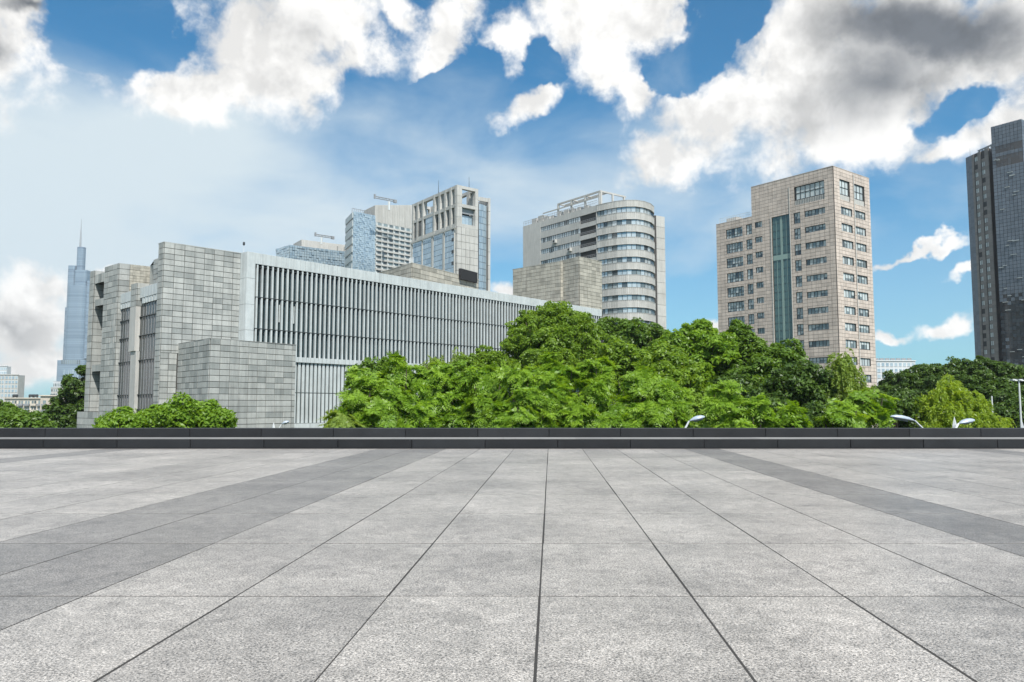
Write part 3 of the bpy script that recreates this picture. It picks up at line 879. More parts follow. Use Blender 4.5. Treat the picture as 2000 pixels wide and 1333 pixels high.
# ------------------------------------------------------------------ curved grey office tower
def curved_tower():
    Y0 = 260.0
    c = atY(1165.5, 401, Y0); Z = c[2]; l = atZ(1022, 443, Z)
    root = thing('curved_office_tower', 'grey concrete office tower with rounded end, ribbon windows and roof pergola', 'building', (c[0], c[1], GZ))
    f_ = Fr(l, c)
    pts = [c[:2]] + [atZ(x, y, Z)[:2] for x, y in ((1185, 396.5), (1204, 393), (1223, 391), (1242, 391), (1258, 393.5), (1270, 398), (1276.5, 404))]
    pts += [(pts[-1][0] + .4, pts[-1][1] + 4), (pts[-1][0] + .2, pts[-1][1] + 14)]
    left_u = f_.px(1056, 440)[0]; bal0 = f_.px(1132.5, 420)[0]; bal1 = f_.L - .3
    end_back = pts[-1]
    def poly_off(d):
        base = [l[:2]] + pts
        out = []
        for i, p in enumerate(base):
            a = base[max(i - 1, 0)]; b = base[min(i + 1, len(base) - 1)]
            dx, dy = b[0] - a[0], b[1] - a[1]; L_ = math.hypot(dx, dy)
            out.append((p[0] + dy / L_ * d, p[1] - dx / L_ * d))
        return out
    backp = [(end_back[0] - 4, end_back[1] + 16), (l[0] + 10, l[1] + 12)]
    core = MB().prism(poly_off(-.35) + backp, GZ, Z - 1).build('core', M['joint'], root)
    # storeys: window bands between ribbed spandrels
    fc = Fr(pts[1], pts[2])
    zt0 = fc.px(1195, 360 + 212 / 4.444)[1]; zt9 = fc.px(1195, 360 + 1078 / 4.444)[1]; st = (zt0 - zt9) / 8
    wh = st * .42
    rib_m = M['beige']
    # straight part: solid end panel, spandrels
    MB().box(f_, 0, left_u, -.3, .12, GZ, Z).build('end_wall', M['beige'], root)
    zt = zt0; n_ = 0; zprev = Z
    while zprev > GZ:
        zb = zt - wh
        # spandrel zprev..zt
        sp = MB().box(f_, left_u + .01, bal0, -.3, .08, zt, zprev)
        if n_ == 0: sp.box(f_, bal0 + .01, f_.L - .02, -.3, .08, zt, zprev)
        else:
            sp.box(f_, bal0 + .01, bal1, .3, .42, zt - .35, zprev - wh * .15 if False else zt + .15)
        sp.build('spandrel', M['beige'], root)
        ring = poly_off(.10)[1:]; inner = poly_off(-.3)[1:]
        ribs = MB()
        for i in range(len(ring) - 1):
            fr = Fr(ring[i], ring[i + 1]); k = max(1, int(fr.L / .62))
            ribs.box(fr, 0.0, fr.L + (.03 if i < len(ring) - 2 else 0), -.3, 0, zt, zprev, .3)
            for j in range(k): ribs.box(fr, fr.L * (j + .18) / k, fr.L * (j + .82) / k, .001, .09, zt + .12, zprev - .12, rnd.random())
            ribs.box(fr, 0, fr.L, .001, .14, zprev - .12, zprev, .2); ribs.box(fr, 0, fr.L, .001, .14, zt, zt + .12, .2)
        ribs.build('spandrel', M['beige'], root)
        if zt < GZ + 3: break
        # windows of this storey
        solo = []; frm = MB(); gls = MB(); dkg = MB(); segs = [(f_, left_u, bal0, 18)] + [(Fr(poly_off(-.22)[1:][i], poly_off(-.22)[1:][i + 1]), 0, None, None) for i in range(len(pts) - 1)]
        for si, (fr, a, b_, k) in enumerate(segs):
            b_ = b_ or fr.L; k = k or max(1, round(fr.L / 1.55)); w0 = -.2 if si == 0 else 0
            for j in range(k):
                x0, x1 = a + (b_ - a) * j / k, a + (b_ - a) * (j + 1) / k
                tgt = dkg if rnd.random() < (.22 if si == 0 else .30 + (.3 if si in (5, 7) else 0)) else gls
                if si == 0: tgt.box(fr, x0 + .01, x1 - .01, w0 - .05, w0 + .02, zb, zt, rnd.random())
                else: solo.append((fr, x0 + .005, x1 - .005, w0 - .05, zb, zt, M['win_glass'] if tgt is dkg else M['sky_pane']))
                frm.box(fr, x0 - .06, x0 + .06, w0 + .021, w0 + .12, zb + .1, zt - .1)
            frm.box(fr, a, b_, w0 + .021, w0 + .13, zb, zb + .1); frm.box(fr, a, b_, w0 + .021, w0 + .13, zt - .1, zt)
        wb = frm.build('window_band', M['win_frame'], root); gls.build('pane', M['sky_pane'], wb, 'stuff')
        if dkg.v: dkg.build('pane', M['win_glass'], wb, 'stuff')
        for (fr, x0, x1, w_, za_, zb_, m_) in solo: piece('pane', fr, x0, x1, w_, za_, zb_, .07, m_, wb)
        # recessed balcony bay
        if n_ > 0 or True:
            rb = MB().box(f_, bal0 + .02, bal1, -3.0, -2.9, zb - st * .3, zt)
            bl = rb.build('balcony', M['win_glass'], root)
            q = MB()
            for j in range(6): uu = bal0 + .3 + (bal1 - bal0 - .6) * j / 5; q.box(f_, uu - .06, uu + .06, -2.88, -2.8, zb - st * .3, zt)
            zr = zb - .1
            for j in range(9): uu = bal0 + .1 + (bal1 - bal0 - .2) * j / 8; q.box(f_, uu - .04, uu + .04, .02, .08, zb - .9, zr)
            q.box(f_, bal0, bal1, .09, .14, zr - .08, zr).box(f_, bal0, bal1, .09, .14, zr - .6, zr - .53)
            q.build('railing', M['grey_metal'], bl)
            MB().box(f_, bal0 + .02, bal1, -2.8, .05, zt - st + .02, zt - st + (st - wh) * .55).build('balcony_slab', M['beige'], bl)
        zprev = zb; zt -= st; n_ += 1
    MB().box(f_, f_.L - .3, f_.L, -.3, .1, GZ, Z).build('fin_wall', M['beige'], root)
    MB().prism(poly_off(-.30) + backp, Z - .99, Z - .3).build('roof', M['roof'], root)
    # rear slab to the right
    a = atZ(1281, 421, atY(1281, 421, 276)[2]); zr = a[2]; b = atZ(1298, 424, zr)
    fr = Fr(a, b)
    MB().prism([along(a[:2], (-1, 0), 4), a[:2], b[:2], along(b[:2], (.1, 1), 14), along(a[:2], (0, 1), 14)], GZ, zr - .05).build('rear_slab_core', M['joint'], root)
    clad(fr, 0, fr.L, GZ, zr, (fr.L / 1, 4.0), M['beige'], root, t=.08, gap=.1, name='concrete_panel')
    # roof terrace: railing, plant, pergola
    q = MB(); k = 40
    for j in range(k + 1): uu = f_.L * j / k; q.box(f_, uu - .04, uu + .04, -.2, -.12, Z, Z + 1.7)
    q.box(f_, 0, f_.L, -.2, -.1, Z + 1.7, Z + 1.78).box(f_, 0, f_.L, -.2, -.1, Z + .9, Z + .96); q.build('roof_railing', M['grey_metal'], root)
    for j in range(9):
        uu = f_.L * (.1 + .09 * j); hh = rnd.uniform(1.2, 2.6)
        MB().box(f_, uu, uu + rnd.uniform(1.2, 2.8), -3.0 - rnd.random(), -1.0, Z - .3, Z + hh).build('roof_plant_box', M['beige'], root)
    zp = Z + 4.6
    q = MB(); ua, ub = f_.L * .46, f_.L + .5
    q.box(f_, ua, ub, -1.6, -1.1, zp, zp + .55).box(f_, ua, ub, -4.6, -4.1, zp, zp + .55)
    q.box(f_, ua - 8, ub - 1, -1.2, -.9, Z + 2.9, Z + 3.25)
    for j in range(4): uu = ua + (ub - .8 - ua) * j / 3; q.box(f_, uu, uu + .6, -1.65, -1.05, Z - .3, zp).box(f_, uu, uu + .6, -4.6, -1.6, zp + .1, zp + .45)
    fr2 = Fr(f_.p(f_.L + .5, -1.3, 0), atZ(1222, 390, Z + 4)[:2])
    q.box(fr2, 0, fr2.L, -.3, .2, zp, zp + .55)
    for j in range(3): q.box(fr2, fr2.L * j / 2.2, fr2.L * j / 2.2 + .6, -.3, .2, Z - .3, zp)
    q.build('pergola', M['beige'], root)
    for x, y in ((1086, 472), (1115, 488)):
        uu, zz = f_.px(x, y)
        un = MB().box(f_, uu - 1.0, uu + .6, .1, .9, zz - .6, zz + .6).build('air_conditioner', M['beige'], root)
        MB().tube([f_.p(uu - .3, .92, zz), f_.p(uu - .3, .96, zz)], .42, 12).build('fan', M['black'], un)
    return root


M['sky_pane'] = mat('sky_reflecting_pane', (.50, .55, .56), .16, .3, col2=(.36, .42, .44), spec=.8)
curved_tower()


# ------------------------------------------------------------------ stone tower with the open frame crown
def frame_tower():
    c = atY(893, 361, 220); Z = c[2]; l = atZ(805, 400, Z); r = atZ(934, 370, Z)
    root = thing('framed_tower', 'grey stone tower with an open frame crown above blue glass', 'building', (c[0], c[1], GZ))
    fl = Fr(l, c); fr = Fr(c, r)
    q = lambda x, y: (780 + x / 5.555, 340 + y / 5.555)
    zA = fl.px(*q(625, 150))[1]; zB = fl.px(*q(625, 315))[1]; zC = fl.px(*q(625, 350))[1]; zD = fl.px(*q(625, 530))[1]; zE = fl.px(*q(625, 570))[1]
    bk = (l[0] + r[0] - c[0], l[1] + r[1] - c[1])
    ins = .5
    core = MB().prism([c[:2], r[:2], bk, l[:2]], GZ, zE).build('core', M['joint'], root)
    clad(fr, 0, fr.L, GZ, zE, (fr.L / 5, 2.1), M['beige'], core, t=.08, gap=.09, name='stone_tile')
    clad(fl, fl.L - .9, fl.L, GZ, zE, (.9, 2.1), M['beige'], core, t=.08, gap=.09, name='stone_tile')
    # glass bays on the left face
    xs = [(148, 250, 720, 690), (260, 357, 680, 655), (375, 480, 645, 612), (497, 600, 605, 570)]
    prev = 0
    for i, (xa, xb, ya, yb) in enumerate(xs):
        ua = fl.px(*q(xa, ya))[0]; ub = min(fl.px(*q(xb, ya))[0], fl.L - .95)
        MB().box(fl, prev, ua - .02, 0, .35, GZ, zE).build('pier', M['beige'], core); prev = ub + .02
        gb = MB(); fb = MB(); nu = 5; z = zE - .4; rows = 0
        while z > GZ:
            for k in range(nu):
                gb.box(fl, ua + (ub - ua) * k / nu + .05, ua + (ub - ua) * (k + 1) / nu - .05, .02, .14 + rnd.uniform(0, .02), z - 1.50, z, rnd.random())
            z -= 1.6
        gb.build('glass_bay', M['blue_glass'], core, 'stuff')
        for y in (590, 700, 830, 955):
            if i == 3:
                zz = fl.px(*q(585, y))[1]; MB().box(fl, ub - 1.3, ub - .1, .16, .22, zz - .9, zz + .1).build('window', M['win_frame'], core)
    MB().box(fl, prev, fl.L - .92, 0, .3, GZ, zE).build('pier', M['beige'], core)
    MB().box(fl, 0, fl.L - .02, .36, .5, zE - .5, zE).build('ledge', M['beige'], core)
    # open crown: beams and posts on four sides
    fbk = Fr(r, bk); fbl = Fr(bk, l)
    posts = [0, .125, .245, .30, .475, .60, .72, .84, .955]
    for f_, ps in ((fl, [.0, .11, .235, .49, .61, .73, .845, .955]), (fr, [.0, .86]), (fbk, [.1, .35, .6, .9]), (fbl, [.0, .45, .9])):
        wdt = 1.0 if f_ is fl else 1.7
        for (za, zb) in ((zA, Z), (zB, zC), (zD - 1.0, zD)) if f_ is not fr else ((zA, Z), (zC, zB), (zE, zD)):
            za, zb = min(za, zb), max(za, zb)
            MB().box(f_, .03, f_.L - .03, -1.2, -.03, za, zb).build('beam', M['beige'], root)
        for p_ in ps:
            ua = f_.L * p_; q_ = MB(); zz = zE
            lv = [zE + .02, zE + (zC - zE) * .5, zC, zB, (zB + zA) / 2, Z + .02]; lv = sorted(lv)
            for a_, b_ in zip(lv, lv[1:]): q_.box(f_, max(ua, .0), min(ua + wdt, f_.L), -1.25, .06, a_ + .02, b_ - .03)
            q_.build('post', M['beige'], root)
    # volume inside the crown
    cc = [along(along(c[:2], fl.u, -1.6), fr.u, 1.6), along(r[:2], fl.u, -2.4), along(bk, fr.u, -2), along(l[:2], fl.u, 2.0)]
    cc[1] = along(cc[1], fr.u, -1.6)
    MB().prism(cc, zE, zC - .5).build('inner_block', M['dark_glass'], root)
    cc2 = [along(along(c[:2], fl.u, -6), fr.u, 4), along(along(r[:2], fl.u, -6), fr.u, -2), along(along(bk, fr.u, -3), fl.u, 6), along(along(l[:2], fl.u, 8), fr.u, 3)]
    MB().prism(cc2, zC - .5, zA - 1).build('plant_room', M['beige'], root)
    ua, ub = fl.L * .315, fl.L * .475; gb = MB(); z = zA - 4.2
    while z > zE:
        for k in range(4): gb.box(fl, ua + (ub - ua) * k / 4 + .05, ua + (ub - ua) * (k + 1) / 4 - .05, -.9, -.1, z - 1.4, z, rnd.random())
        z -= 1.5
    gb.build('glass_bay', M['blue_glass'], root)
    gb = MB()
    for k in range(4): gb.box(fr, fr.L * (.2 + .165 * k), fr.L * (.2 + .165 * (k + 1)) - .08, -2.0, -1.5, zE, zE + (zD - zE) * 1.0 + 2.9, rnd.random())
    gb.build('glass_bay', M['blue_glass'], root)
    MB().box(fr, 1.75, fr.L * .86, -1.2, -.9, zC - 1.7 if zC > zB else zB - 2.5, min(zB, zC)).build('soffit', M['grey_metal'], root)
    # annex to the right with a rounded glass wall and end pier
    n = atY(957, 388, 236); za = n[2]; nl = atZ(934, 384, za)
    fx = Fr(nl, n); e = (fx.u[0], fx.u[1])
    gp = atZ(940, 386, za); R = []
    p0 = fx.p(0, 1.2, 0)[:2]; p1 = fx.p(fx.L * .82, .1, 0)[:2]
    zz = fx.px(945, 402)[1]
    arc = []
    for k in range(9):
        t = k / 8; uu = fx.L * .80 * t; ww = 1.1 * math.cos(t * math.pi / 2) + .0
        arc.append(fx.p(uu - .5, ww, 0)[:2])
    MB().prism(arc + [fx.p(fx.L * .78, -8, 0)[:2], fx.p(-.5, -8, 0)[:2]], GZ, zz - .1).build('annex_core', M['joint'], root)
    gb = MB()
    for k in range(8):
        fs = Fr(arc[k], arc[k + 1]); z = zz
        while z > GZ: gb.box(fs, .05, fs.L - .03, .02, .1, z - 1.9, z - .06, rnd.random()); z -= 1.96
    gb.build('curved_glass_wall', M['blue_glass'], root)
    pr = MB(); z = za
    while z > GZ: pr.box(fx, fx.L * .82, fx.L, -8, .3, z - 4.1, z - .06); z -= 4.16
    pr.box(fx, 0, fx.L * .82, -.5, .1, za - 1.3, za - .1); pr.build('end_pier', M['beige'], root)
    qq = MB()
    for k in range(5): qq.box(fx, fx.L * .16 * k, fx.L * .16 * k + .2, -1.4, -1.2, zz - .2, za - 1.3)
    qq.build('roof_frame', M['grey_metal'], root)
    for x, y0, y1 in ((853, 352, 377), (918.5, 345, 367)):
        p = fl.px(x, y1) if x < 893 else fr.px(x, y1); f_ = fl if x < 893 else fr; p2 = f_.px(x, y0)
        MB().tube([f_.p(p[0], -.6, p[1] - .5), f_.p(p[0], -.6, p2[1])], [.10, .04], 5).build('aerial', M['win_frame'], root)
    return root


frame_tower()


# ------------------------------------------------------------------ hotel with glass prow and balcony grid, and its lower twin
def hotel():
    c = atY(690, 413, 300); Z = c[2]; l = atZ(676, 428, Z); r = atZ(733, 422, Z)
    root = thing('balcony_hotel', 'hotel tower with a blue glass prow beside a beige grid of balconies', 'building', (c[0], c[1], GZ))
    fl = Fr(l, c); fr = Fr(c, r)
    fe = Fr(c, fr.p(fr.L + 42, 0, 0))
    back = along(l[:2], fr.u, fr.L)
    core = MB().prism([c[:2], fe.p(fr.L + 41.5, 0, 0)[:2], along(fe.p(fr.L + 41.5, 0, 0), fl.u, -16), l[:2]], GZ, Z - 14).build('core', M['joint'], root)
    MB().prism([c[:2], r[:2], back, l[:2]], Z - 14, Z - .3).build('core', M['joint'], root)
    gb = MB(); z = Z
    while z > GZ:
        st = .78; k = 14
        for j in range(k): gb.box(fr, fr.L * j / k + .03, fr.L * (j + 1) / k - .03, .02, .16 + rnd.choice((0, .05, .16)), z - st + .05, z, rnd.random())
        z -= st
    gb.build('curtain_wall', M['blue_glass'], root, 'stuff')
    q = MB(); g2 = MB(); z = Z - .3; st = 3.35
    while z > GZ:
        q.box(fl, 0, fl.L, .02, .3, z - st + 1.05, z, rnd.random()); g2.box(fl, 0, fl.L, .0, .1, z - st, z - st + 1.05); z -= st
    q.build('spandrel_band', M['white_metal'], root); g2.build('window_band', M['win_glass'], root)
    # beige crown block; its top rises to the right
    fB = Fr(fe.p(fr.L, .05, 0), fe.p(fr.L + 40, .05, 0))
    xs = [(733, 401), (750, 401), (770, 401), (790, 401), (808, 401), (830, 401)]
    top = [fB.px(*p) for p in xs]
    zlow = [fB.px(733, 433.8)[1], None]
    gz0 = fB.px(733, 434)[1]
    poly = [fB.p(u, 0, 0)[:2] for u, z in top]
    lft = atZ(711.6, 411.5, top[0][1])
    poly2 = poly + [along(poly[-1], (-.5, .8), 14), along(lft[:2], (-.3, 1), 3), lft[:2]]
    zts = [z for u, z in top] + [top[-1][1], top[0][1], top[0][1]]
    crown = MB().prism(poly2, gz0, 0, ztop=zts).build('crown_block', M['beige'], root)
    ribs = MB()
    for i in range(len(top) - 1):
        for j in range(6):
            t = j / 6; uu = top[i][0] + (top[i + 1][0] - top[i][0]) * t; zz = top[i][1] + (top[i + 1][1] - top[i][1]) * t
            ribs.box(fB, uu + .06, uu + (top[i + 1][0] - top[i][0]) / 6 - .06, .01, .12, gz0 + .1, zz - .1)
    fcl = Fr(lft[:2], poly[0])
    for j in range(8): ribs.box(fcl, fcl.L * j / 8 + .06, fcl.L * (j + 1) / 8 - .06, .01, .1, gz0 + .1, top[0][1] - .1)
    ribs.build('cladding_rib', M['beige'], crown, 'stuff')
    # balcony grid
    st = (fB.px(733, 434)[1] - fB.px(733, 434 + 9 * 9.35)[1]) / 9
    bay = fB.px(804, 440)[0] / 6.35; z = gz0; nb = 8
    k_ = st / 3.35; ba = bay / 5.35
    while z > GZ:
        MB().box(fB, .1, nb * bay, .0, .55, z - st, z - st + .36 * st).build('balcony_parapet', M['beige'], root)
        wl = MB(); dw = MB()
        for j in range(nb):
            wl.box(fB, j * bay + .02, j * bay + .08 * bay, .0, .5, z - st + .365 * st, z - .01)
            dw.box(fB, j * bay + .40 * bay, j * bay + bay, .01, .06, z - st + .37 * st, z - .02, rnd.random())
            wl.box(fB, j * bay + .08 * bay, j * bay + .40 * bay, .01, .10, z - st + .365 * st, z - .01)
        wl.build('balcony_wall', M['white_metal'], root, 'stuff'); dw.build('balcony_window', M['win_glass'], root)
        z -= st
    q = MB()
    for j in range(12): q.box(fr, fr.L * j / 11, fr.L * j / 11 + .15, -1, -.85, Z - .3, Z + 1.6 + rnd.uniform(-.6, .3))
    q.box(fr, 0, fr.L * .8, -1, -.85, Z + 1.3, Z + 1.45); q.build('roof_railing', M['grey_metal'], root)
    return root


hotel()


def twin():
    c = atY(566, 479, 330); Z = c[2]; l = atZ(540, 487, Z); r = atZ(676, 492, Z)
    root = thing('low_glass_hotel', 'lower blue glass hotel block with a beige top, left of the balcony hotel', 'building', (c[0], c[1], GZ))
    fl = Fr(l, c); fr = Fr(c, r)
    MB().prism([c[:2], r[:2], along(r[:2], (-.3, 1), 20), along(l[:2], (.3, 1), 12), l[:2]], GZ, Z - .2).build('core', M['joint'], root)
    for f_, k in ((fl, 7), (fr, 24)):
        gb = MB(); z = Z
        while z > 20:
            for j in range(k):
                if f_ is fr and 8 <= j and j % 2 == 0 and z < Z - 6.5: continue
                gb.box(f_, f_.L * j / k + .05, f_.L * (j + 1) / k - .05, .02, .15 + rnd.choice((0, .1, .25)), z - 1.0, z, rnd.random())
            z -= 1.1
        gb.build('curtain_wall', M['blue_glass'], root, 'stuff')
    q = MB()
    for j in range(8, 24, 2): q.box(fr, fr.L * j / 24 + .15, fr.L * (j + 1) / 24 - .15, .01, .10, 20, Z - 6.6)
    q.build('dark_window_strip', M['win_glass'], root)
    fo = Fr(fr.p(0, -2, 0), fr.p(fr.L, -2, 0)); ub_, zt = fo.px(589, 468.3); b = fo.p(ub_, 0, 0)[:2]
    a, c2 = atZ(573, 477, zt)[:2], fo.p(ub_ + 26, 0, 0)[:2]
    cr = MB().prism([a, b, c2, along(c2, (0, 1), 9), along(a, (0, 1), 9)], Z - 2, zt).build('crown_block', M['beige'], root)
    f2 = Fr(b, c2); q = MB()
    for j in range(30): q.box(f2, f2.L * j / 30 + .05, f2.L * (j + 1) / 30 - .05, .01, .1, Z - .1, zt - .1)
    q.build('cladding_rib', M['beige'], cr, 'stuff')
    q = MB()
    for j in range(3): q.box(f2, f2.L * (.62 + .12 * j), f2.L * (.68 + .12 * j), .11, 1.2, Z - .1, Z + 2.4)
    q.build('roof_hatch', M['beige'], root)


twin()


def roof_crane(label, mx, my0, my1, xa, ya, xb, yb, Y):
    base = atY(mx, my0, Y); t = thing('roof_crane', label, 'crane', base, 'window cleaning cranes on the hotel roofs')
    top = atY(mx, my1, Y)
    MB().tube([(base[0], Y, base[2] - 2), top], .45, 6).build('mast', M['lamp_metal'], t)
    a = Vector(atY(xa, ya, Y)); b = Vector(atY(xb, yb, Y + 6)); q = MB()
    up = Vector((0, 0, .7)); n = 12
    q.tube([a, b], .17, 5).tube([a + up, b + up], .17, 5)
    for k in range(n):
        p = a.lerp(b, k / n); p2 = a.lerp(b, (k + 1) / n); q.tube([p, p2 + up] if k % 2 else [p + up, p2], .11, 4)
    q.build('jib', M['grey_metal'], t)
    MB().box(Fr(a, b), -.3, .3, -.3, .3, a[2] - .2, a[2] + 1.4).build('jib_head', M['grey_metal'], t)
    MB().box(Fr(b, b + (b - a)), -.9, .3, -.4, .4, b[2] - .4, b[2] + .8).build('counterweight', M['grey_metal'], t)


roof_crane('small grey roof crane on top of the tall balcony hotel, beside the framed tower', 760, 401, 394, 732, 387, 773, 395, 297)
roof_crane('small grey roof crane on top of the lower blue glass hotel', 628, 468, 464, 616, 461, 651, 466, 322)


# ------------------------------------------------------------------ dark tower at the right edge
def dark_tower():
    c = atY(1994, 233, 300); Z = c[2]; l = atZ(1935, 249, Z)
    root = thing('dark_glass_tower', 'dark slate and glass high-rise cut by the right edge of the picture', 'building', (c[0], c[1], GZ))
    fl = Fr(l, c); e = (-fl.n[0], -fl.n[1]); fr = Fr(c, along(c[:2], e, 14))
    r = along(c[:2], e, 14); bk = along(l[:2], e, 14)
    core = MB().prism([l[:2], c[:2], r, bk], GZ, Z - .1).build('core', M['black_glass'], root)
    zc = fl.px(1965, 575)[1]
    kz = 1.42; cu = fl.L / 8
    def band(z): return
    z = Z; i = 0; a1 = MB(); a2 = MB(); a3 = MB()
    zg = [fl.px(1940, 220 + y / 5.13)[1] for y in (330, 350, 420, 450, 530)]
    for f_, k in ((fl, 8), (fr, 6)):
        z = Z
        while z > GZ:
            for j in range(k):
                ua, ub = f_.L * j / k + .07, f_.L * (j + 1) / k - .07
                inside = f_ is fl and 0 < j
                if zg[2] < z < zg[1] and inside: a2.box(f_, ua + .1, ub - .1, .0, .03, z - kz, z)
                elif zg[4] < z < zg[3] and inside: a2.box(f_, ua + .1, ub - .1, .0, .03, z - kz, z)
                elif zg[1] < z < zg[0] and inside: a3.box(f_, ua, ub, .02, .10, z - kz + .05, z, rnd.random())
                elif z < zc and rnd.random() < .97 and (z < zc - 3 or rnd.random() < .6): a2.box(f_, ua, ub, .0, .05 + rnd.uniform(0, .06), z - kz + .13, z, rnd.random())
                else: a1.box(f_, ua, ub, .02, .12 + rnd.uniform(0, .03), z - kz + .13, z, rnd.random())
            z -= kz
    a1.build('cladding_panel', M['slate'], core, 'stuff'); a2.build('black_pane', M['black_glass'], core, 'stuff'); a3.build('vent_window', M['win_glass'], core)
    q = MB()
    for _ in range(26):
        uu = rnd.uniform(.5, fl.L - 3); zz = Z - 12 - rnd.random() ** 1 * 90
        q.box(fl, uu, uu + rnd.uniform(1, 2.2), .16, .5, zz, zz + .16)
    q.build('open_sash', M['white_metal'], root, 'stuff')
    # brown wing on the left, set back
    n = atY(1931, 289, 318); zw = n[2]; lw = atZ(1886.5, 309, zw)
    fw = Fr(lw, n)
    w2 = MB().prism([lw[:2], n[:2], along(n[:2], e, 12), along(lw[:2], e, 12)], GZ, zw - .1).build('wing_core', M['black'], root)
    h1 = (fw.L * .385, fw.L * .53); h2 = (fw.L * .68, fw.L * .83)
    tiles = MB(); pan = MB(); z = zw; st = 1.45; g_ = MB(); k = 0
    while z > GZ:
        for (ua, ub) in ((0, fw.L * .13), (fw.L * .13, fw.L * .26)): pan.box(fw, ua + .03, ub - .03, .02, .14, z - st + .06, z, rnd.random())
        for (ua, ub) in ((fw.L * .27, h1[0] - .15), (h1[1], h2[0] - .15), (h2[1], fw.L)): tiles.box(fw, ua + .03, ub - .03, .02, .30, z - st + .06, z, rnd.random())
        z -= st
    z = zw - 1.5
    while z > GZ:
        for h in (h1, h2):
            big = rnd.random()
            if big < .75: window(fw, h[0] + .02, h[1] - .05, z - 2.0, z, w2, nu=2, w=.02, bar=.1, mixed=False)  # every pane pale: colour imitates reflecting glass, no blinds meant
            tiles.box(fw, h[0] + .02, h[1] - .05, .01, .12, z - 3.35, z - 2.05)
        z -= 3.4
    tiles.build('stone_tile', M['brown'], w2, 'stuff'); pan.build('cladding_panel', M['slate'], w2, 'stuff')
    q = MB(); q.box(fw, fw.L * .3, fw.L * 1.0, -3, -2.4, zw + 1.6, zw + 2.1)
    for j in range(6): q.box(fw, fw.L * (.32 + .13 * j), fw.L * (.32 + .13 * j) + .4, -3, -2.6, zw - .1, zw + 1.6)
    q.box(fw, fw.L * .1, fw.L * .3, -3, -2.6, zw + .9, zw + 1.3); q.build('roof_frame', M['grey_metal'], w2)
    MB().tube([fw.p(fw.L * .1, -1, zw), fw.p(fw.L * .1, -1, zw + 3.8)], [.1, .04], 5).build('aerial', M['grey_metal'], w2)
    # balconies in the gap
    q = MB(); z = zw - 3
    while z > GZ: q.box(fw, fw.L + .1, fw.L + 2.6, -4.5, -2.6, z - .3, z); q.box(fw, fw.L + .1, fw.L + 2.6, -2.7, -2.6, z, z + 1.1); z -= 5.2
    q.build('gap_balcony', M['grey_metal'], root)
    MB().prism([n[:2], along(n[:2], fw.u, 12), along(along(n[:2], fw.u, 12), e, 10), along(n[:2], e, 10)], GZ, zw - 2).build('gap_core', M['black'], root).location = (e[0] * 5, e[1] * 5, 0)
    return root


dark_tower()


# ------------------------------------------------------------------ supertall tower far away
def supertall():
    Y = 1880.0
    X = lambda px, py=600: atY(px, py, Y)[0]
    Zp = lambda py: atY(148, py, Y)[2]
    root = thing('supertall_tower', 'very tall pale blue glass skyscraper with stepped top and needle spire', 'building', (X(148), Y, GZ))
    def rounded(x0, x1, d0, d1, r, n=5):
        pts = []
        for cx, cy, a0 in ((x1 - r, d0 + r, -90), (x1 - r, d1 - r, 0), (x0 + r, d1 - r, 90), (x0 + r, d0 + r, 180)):
            for k in range(n + 1):
                a = math.radians(a0 + 90 * k / n); pts.append((cx + r * math.cos(a), cy + r * math.sin(a)))
        return pts
    def body(x0, x1, d0, d1, r, z0, z1, st=4.6, name='shaft'):
        c = MB().prism(rounded(x0, x1, d0, d1, r), z0, z1).build(name, M['tower_glass'], root)
        q = MB(); z = z1
        while z > z0 + st:
            pr = rounded(x0 - .5, x1 + .5, d0 - .5, d1 + .5, r + .4); q.prism(pr, z - st + 1.5, z, rnd.random()); z -= st
        q.build('glass_band', M['tower_glass'], c, 'stuff'); return c
    body(X(125), X(164.5), Y, Y + 45, 16, Zp(705), Zp(558))
    body(X(122), X(160), Y + 6, Y + 50, 8, GZ, Zp(600), name='rear_shaft')
    body(X(126, 540), X(139, 540), Y + 12, Y + 44, 4, Zp(620), Zp(517), name='side_shaft')
    body(X(139.5, 540), X(163, 540), Y + 10, Y + 44, 6, Zp(620), Zp(526), name='mid_shaft')
    body(X(162, 600), X(178, 600), Y + 10, Y + 46, 4, Zp(700), Zp(548), name='side_shaft')
    body(X(141.3, 500), X(155, 500), Y + 16, Y + 32, 6, Zp(540), Zp(480), name='core_shaft')
    body(X(118), X(172), Y - 6, Y + 52, 6, GZ, Zp(704), name='podium_shaft')
    q = MB()
    for k in range(9): q.box(WX, X(128) + k * 5.2, X(128) + k * 5.2 + 3.2, -Y + 6.2, -Y + 6.9, Zp(712), Zp(699) - 6)
    q.build('sky_lobby_window', M['win_glass'], root)
    q = MB()
    for k in range(8): q.box(WX, X(133) + k * 5.4, X(133) + k * 5.4 + 3.0, -Y + 6.6, -Y + 7.2, GZ, Zp(722))
    q.build('glass_strip', M['blue_glass'], root)
    MB().tube([(X(147.5, 450), Y + 24, Zp(481)), (X(147.5, 450), Y + 24, Zp(450)), (X(147.5, 450), Y + 24, Zp(440)), (X(147.5, 450), Y + 24, Zp(423))], [2.6, 1.5, .8, .3], 8).build('spire', M['grey_metal'], root)


supertall()


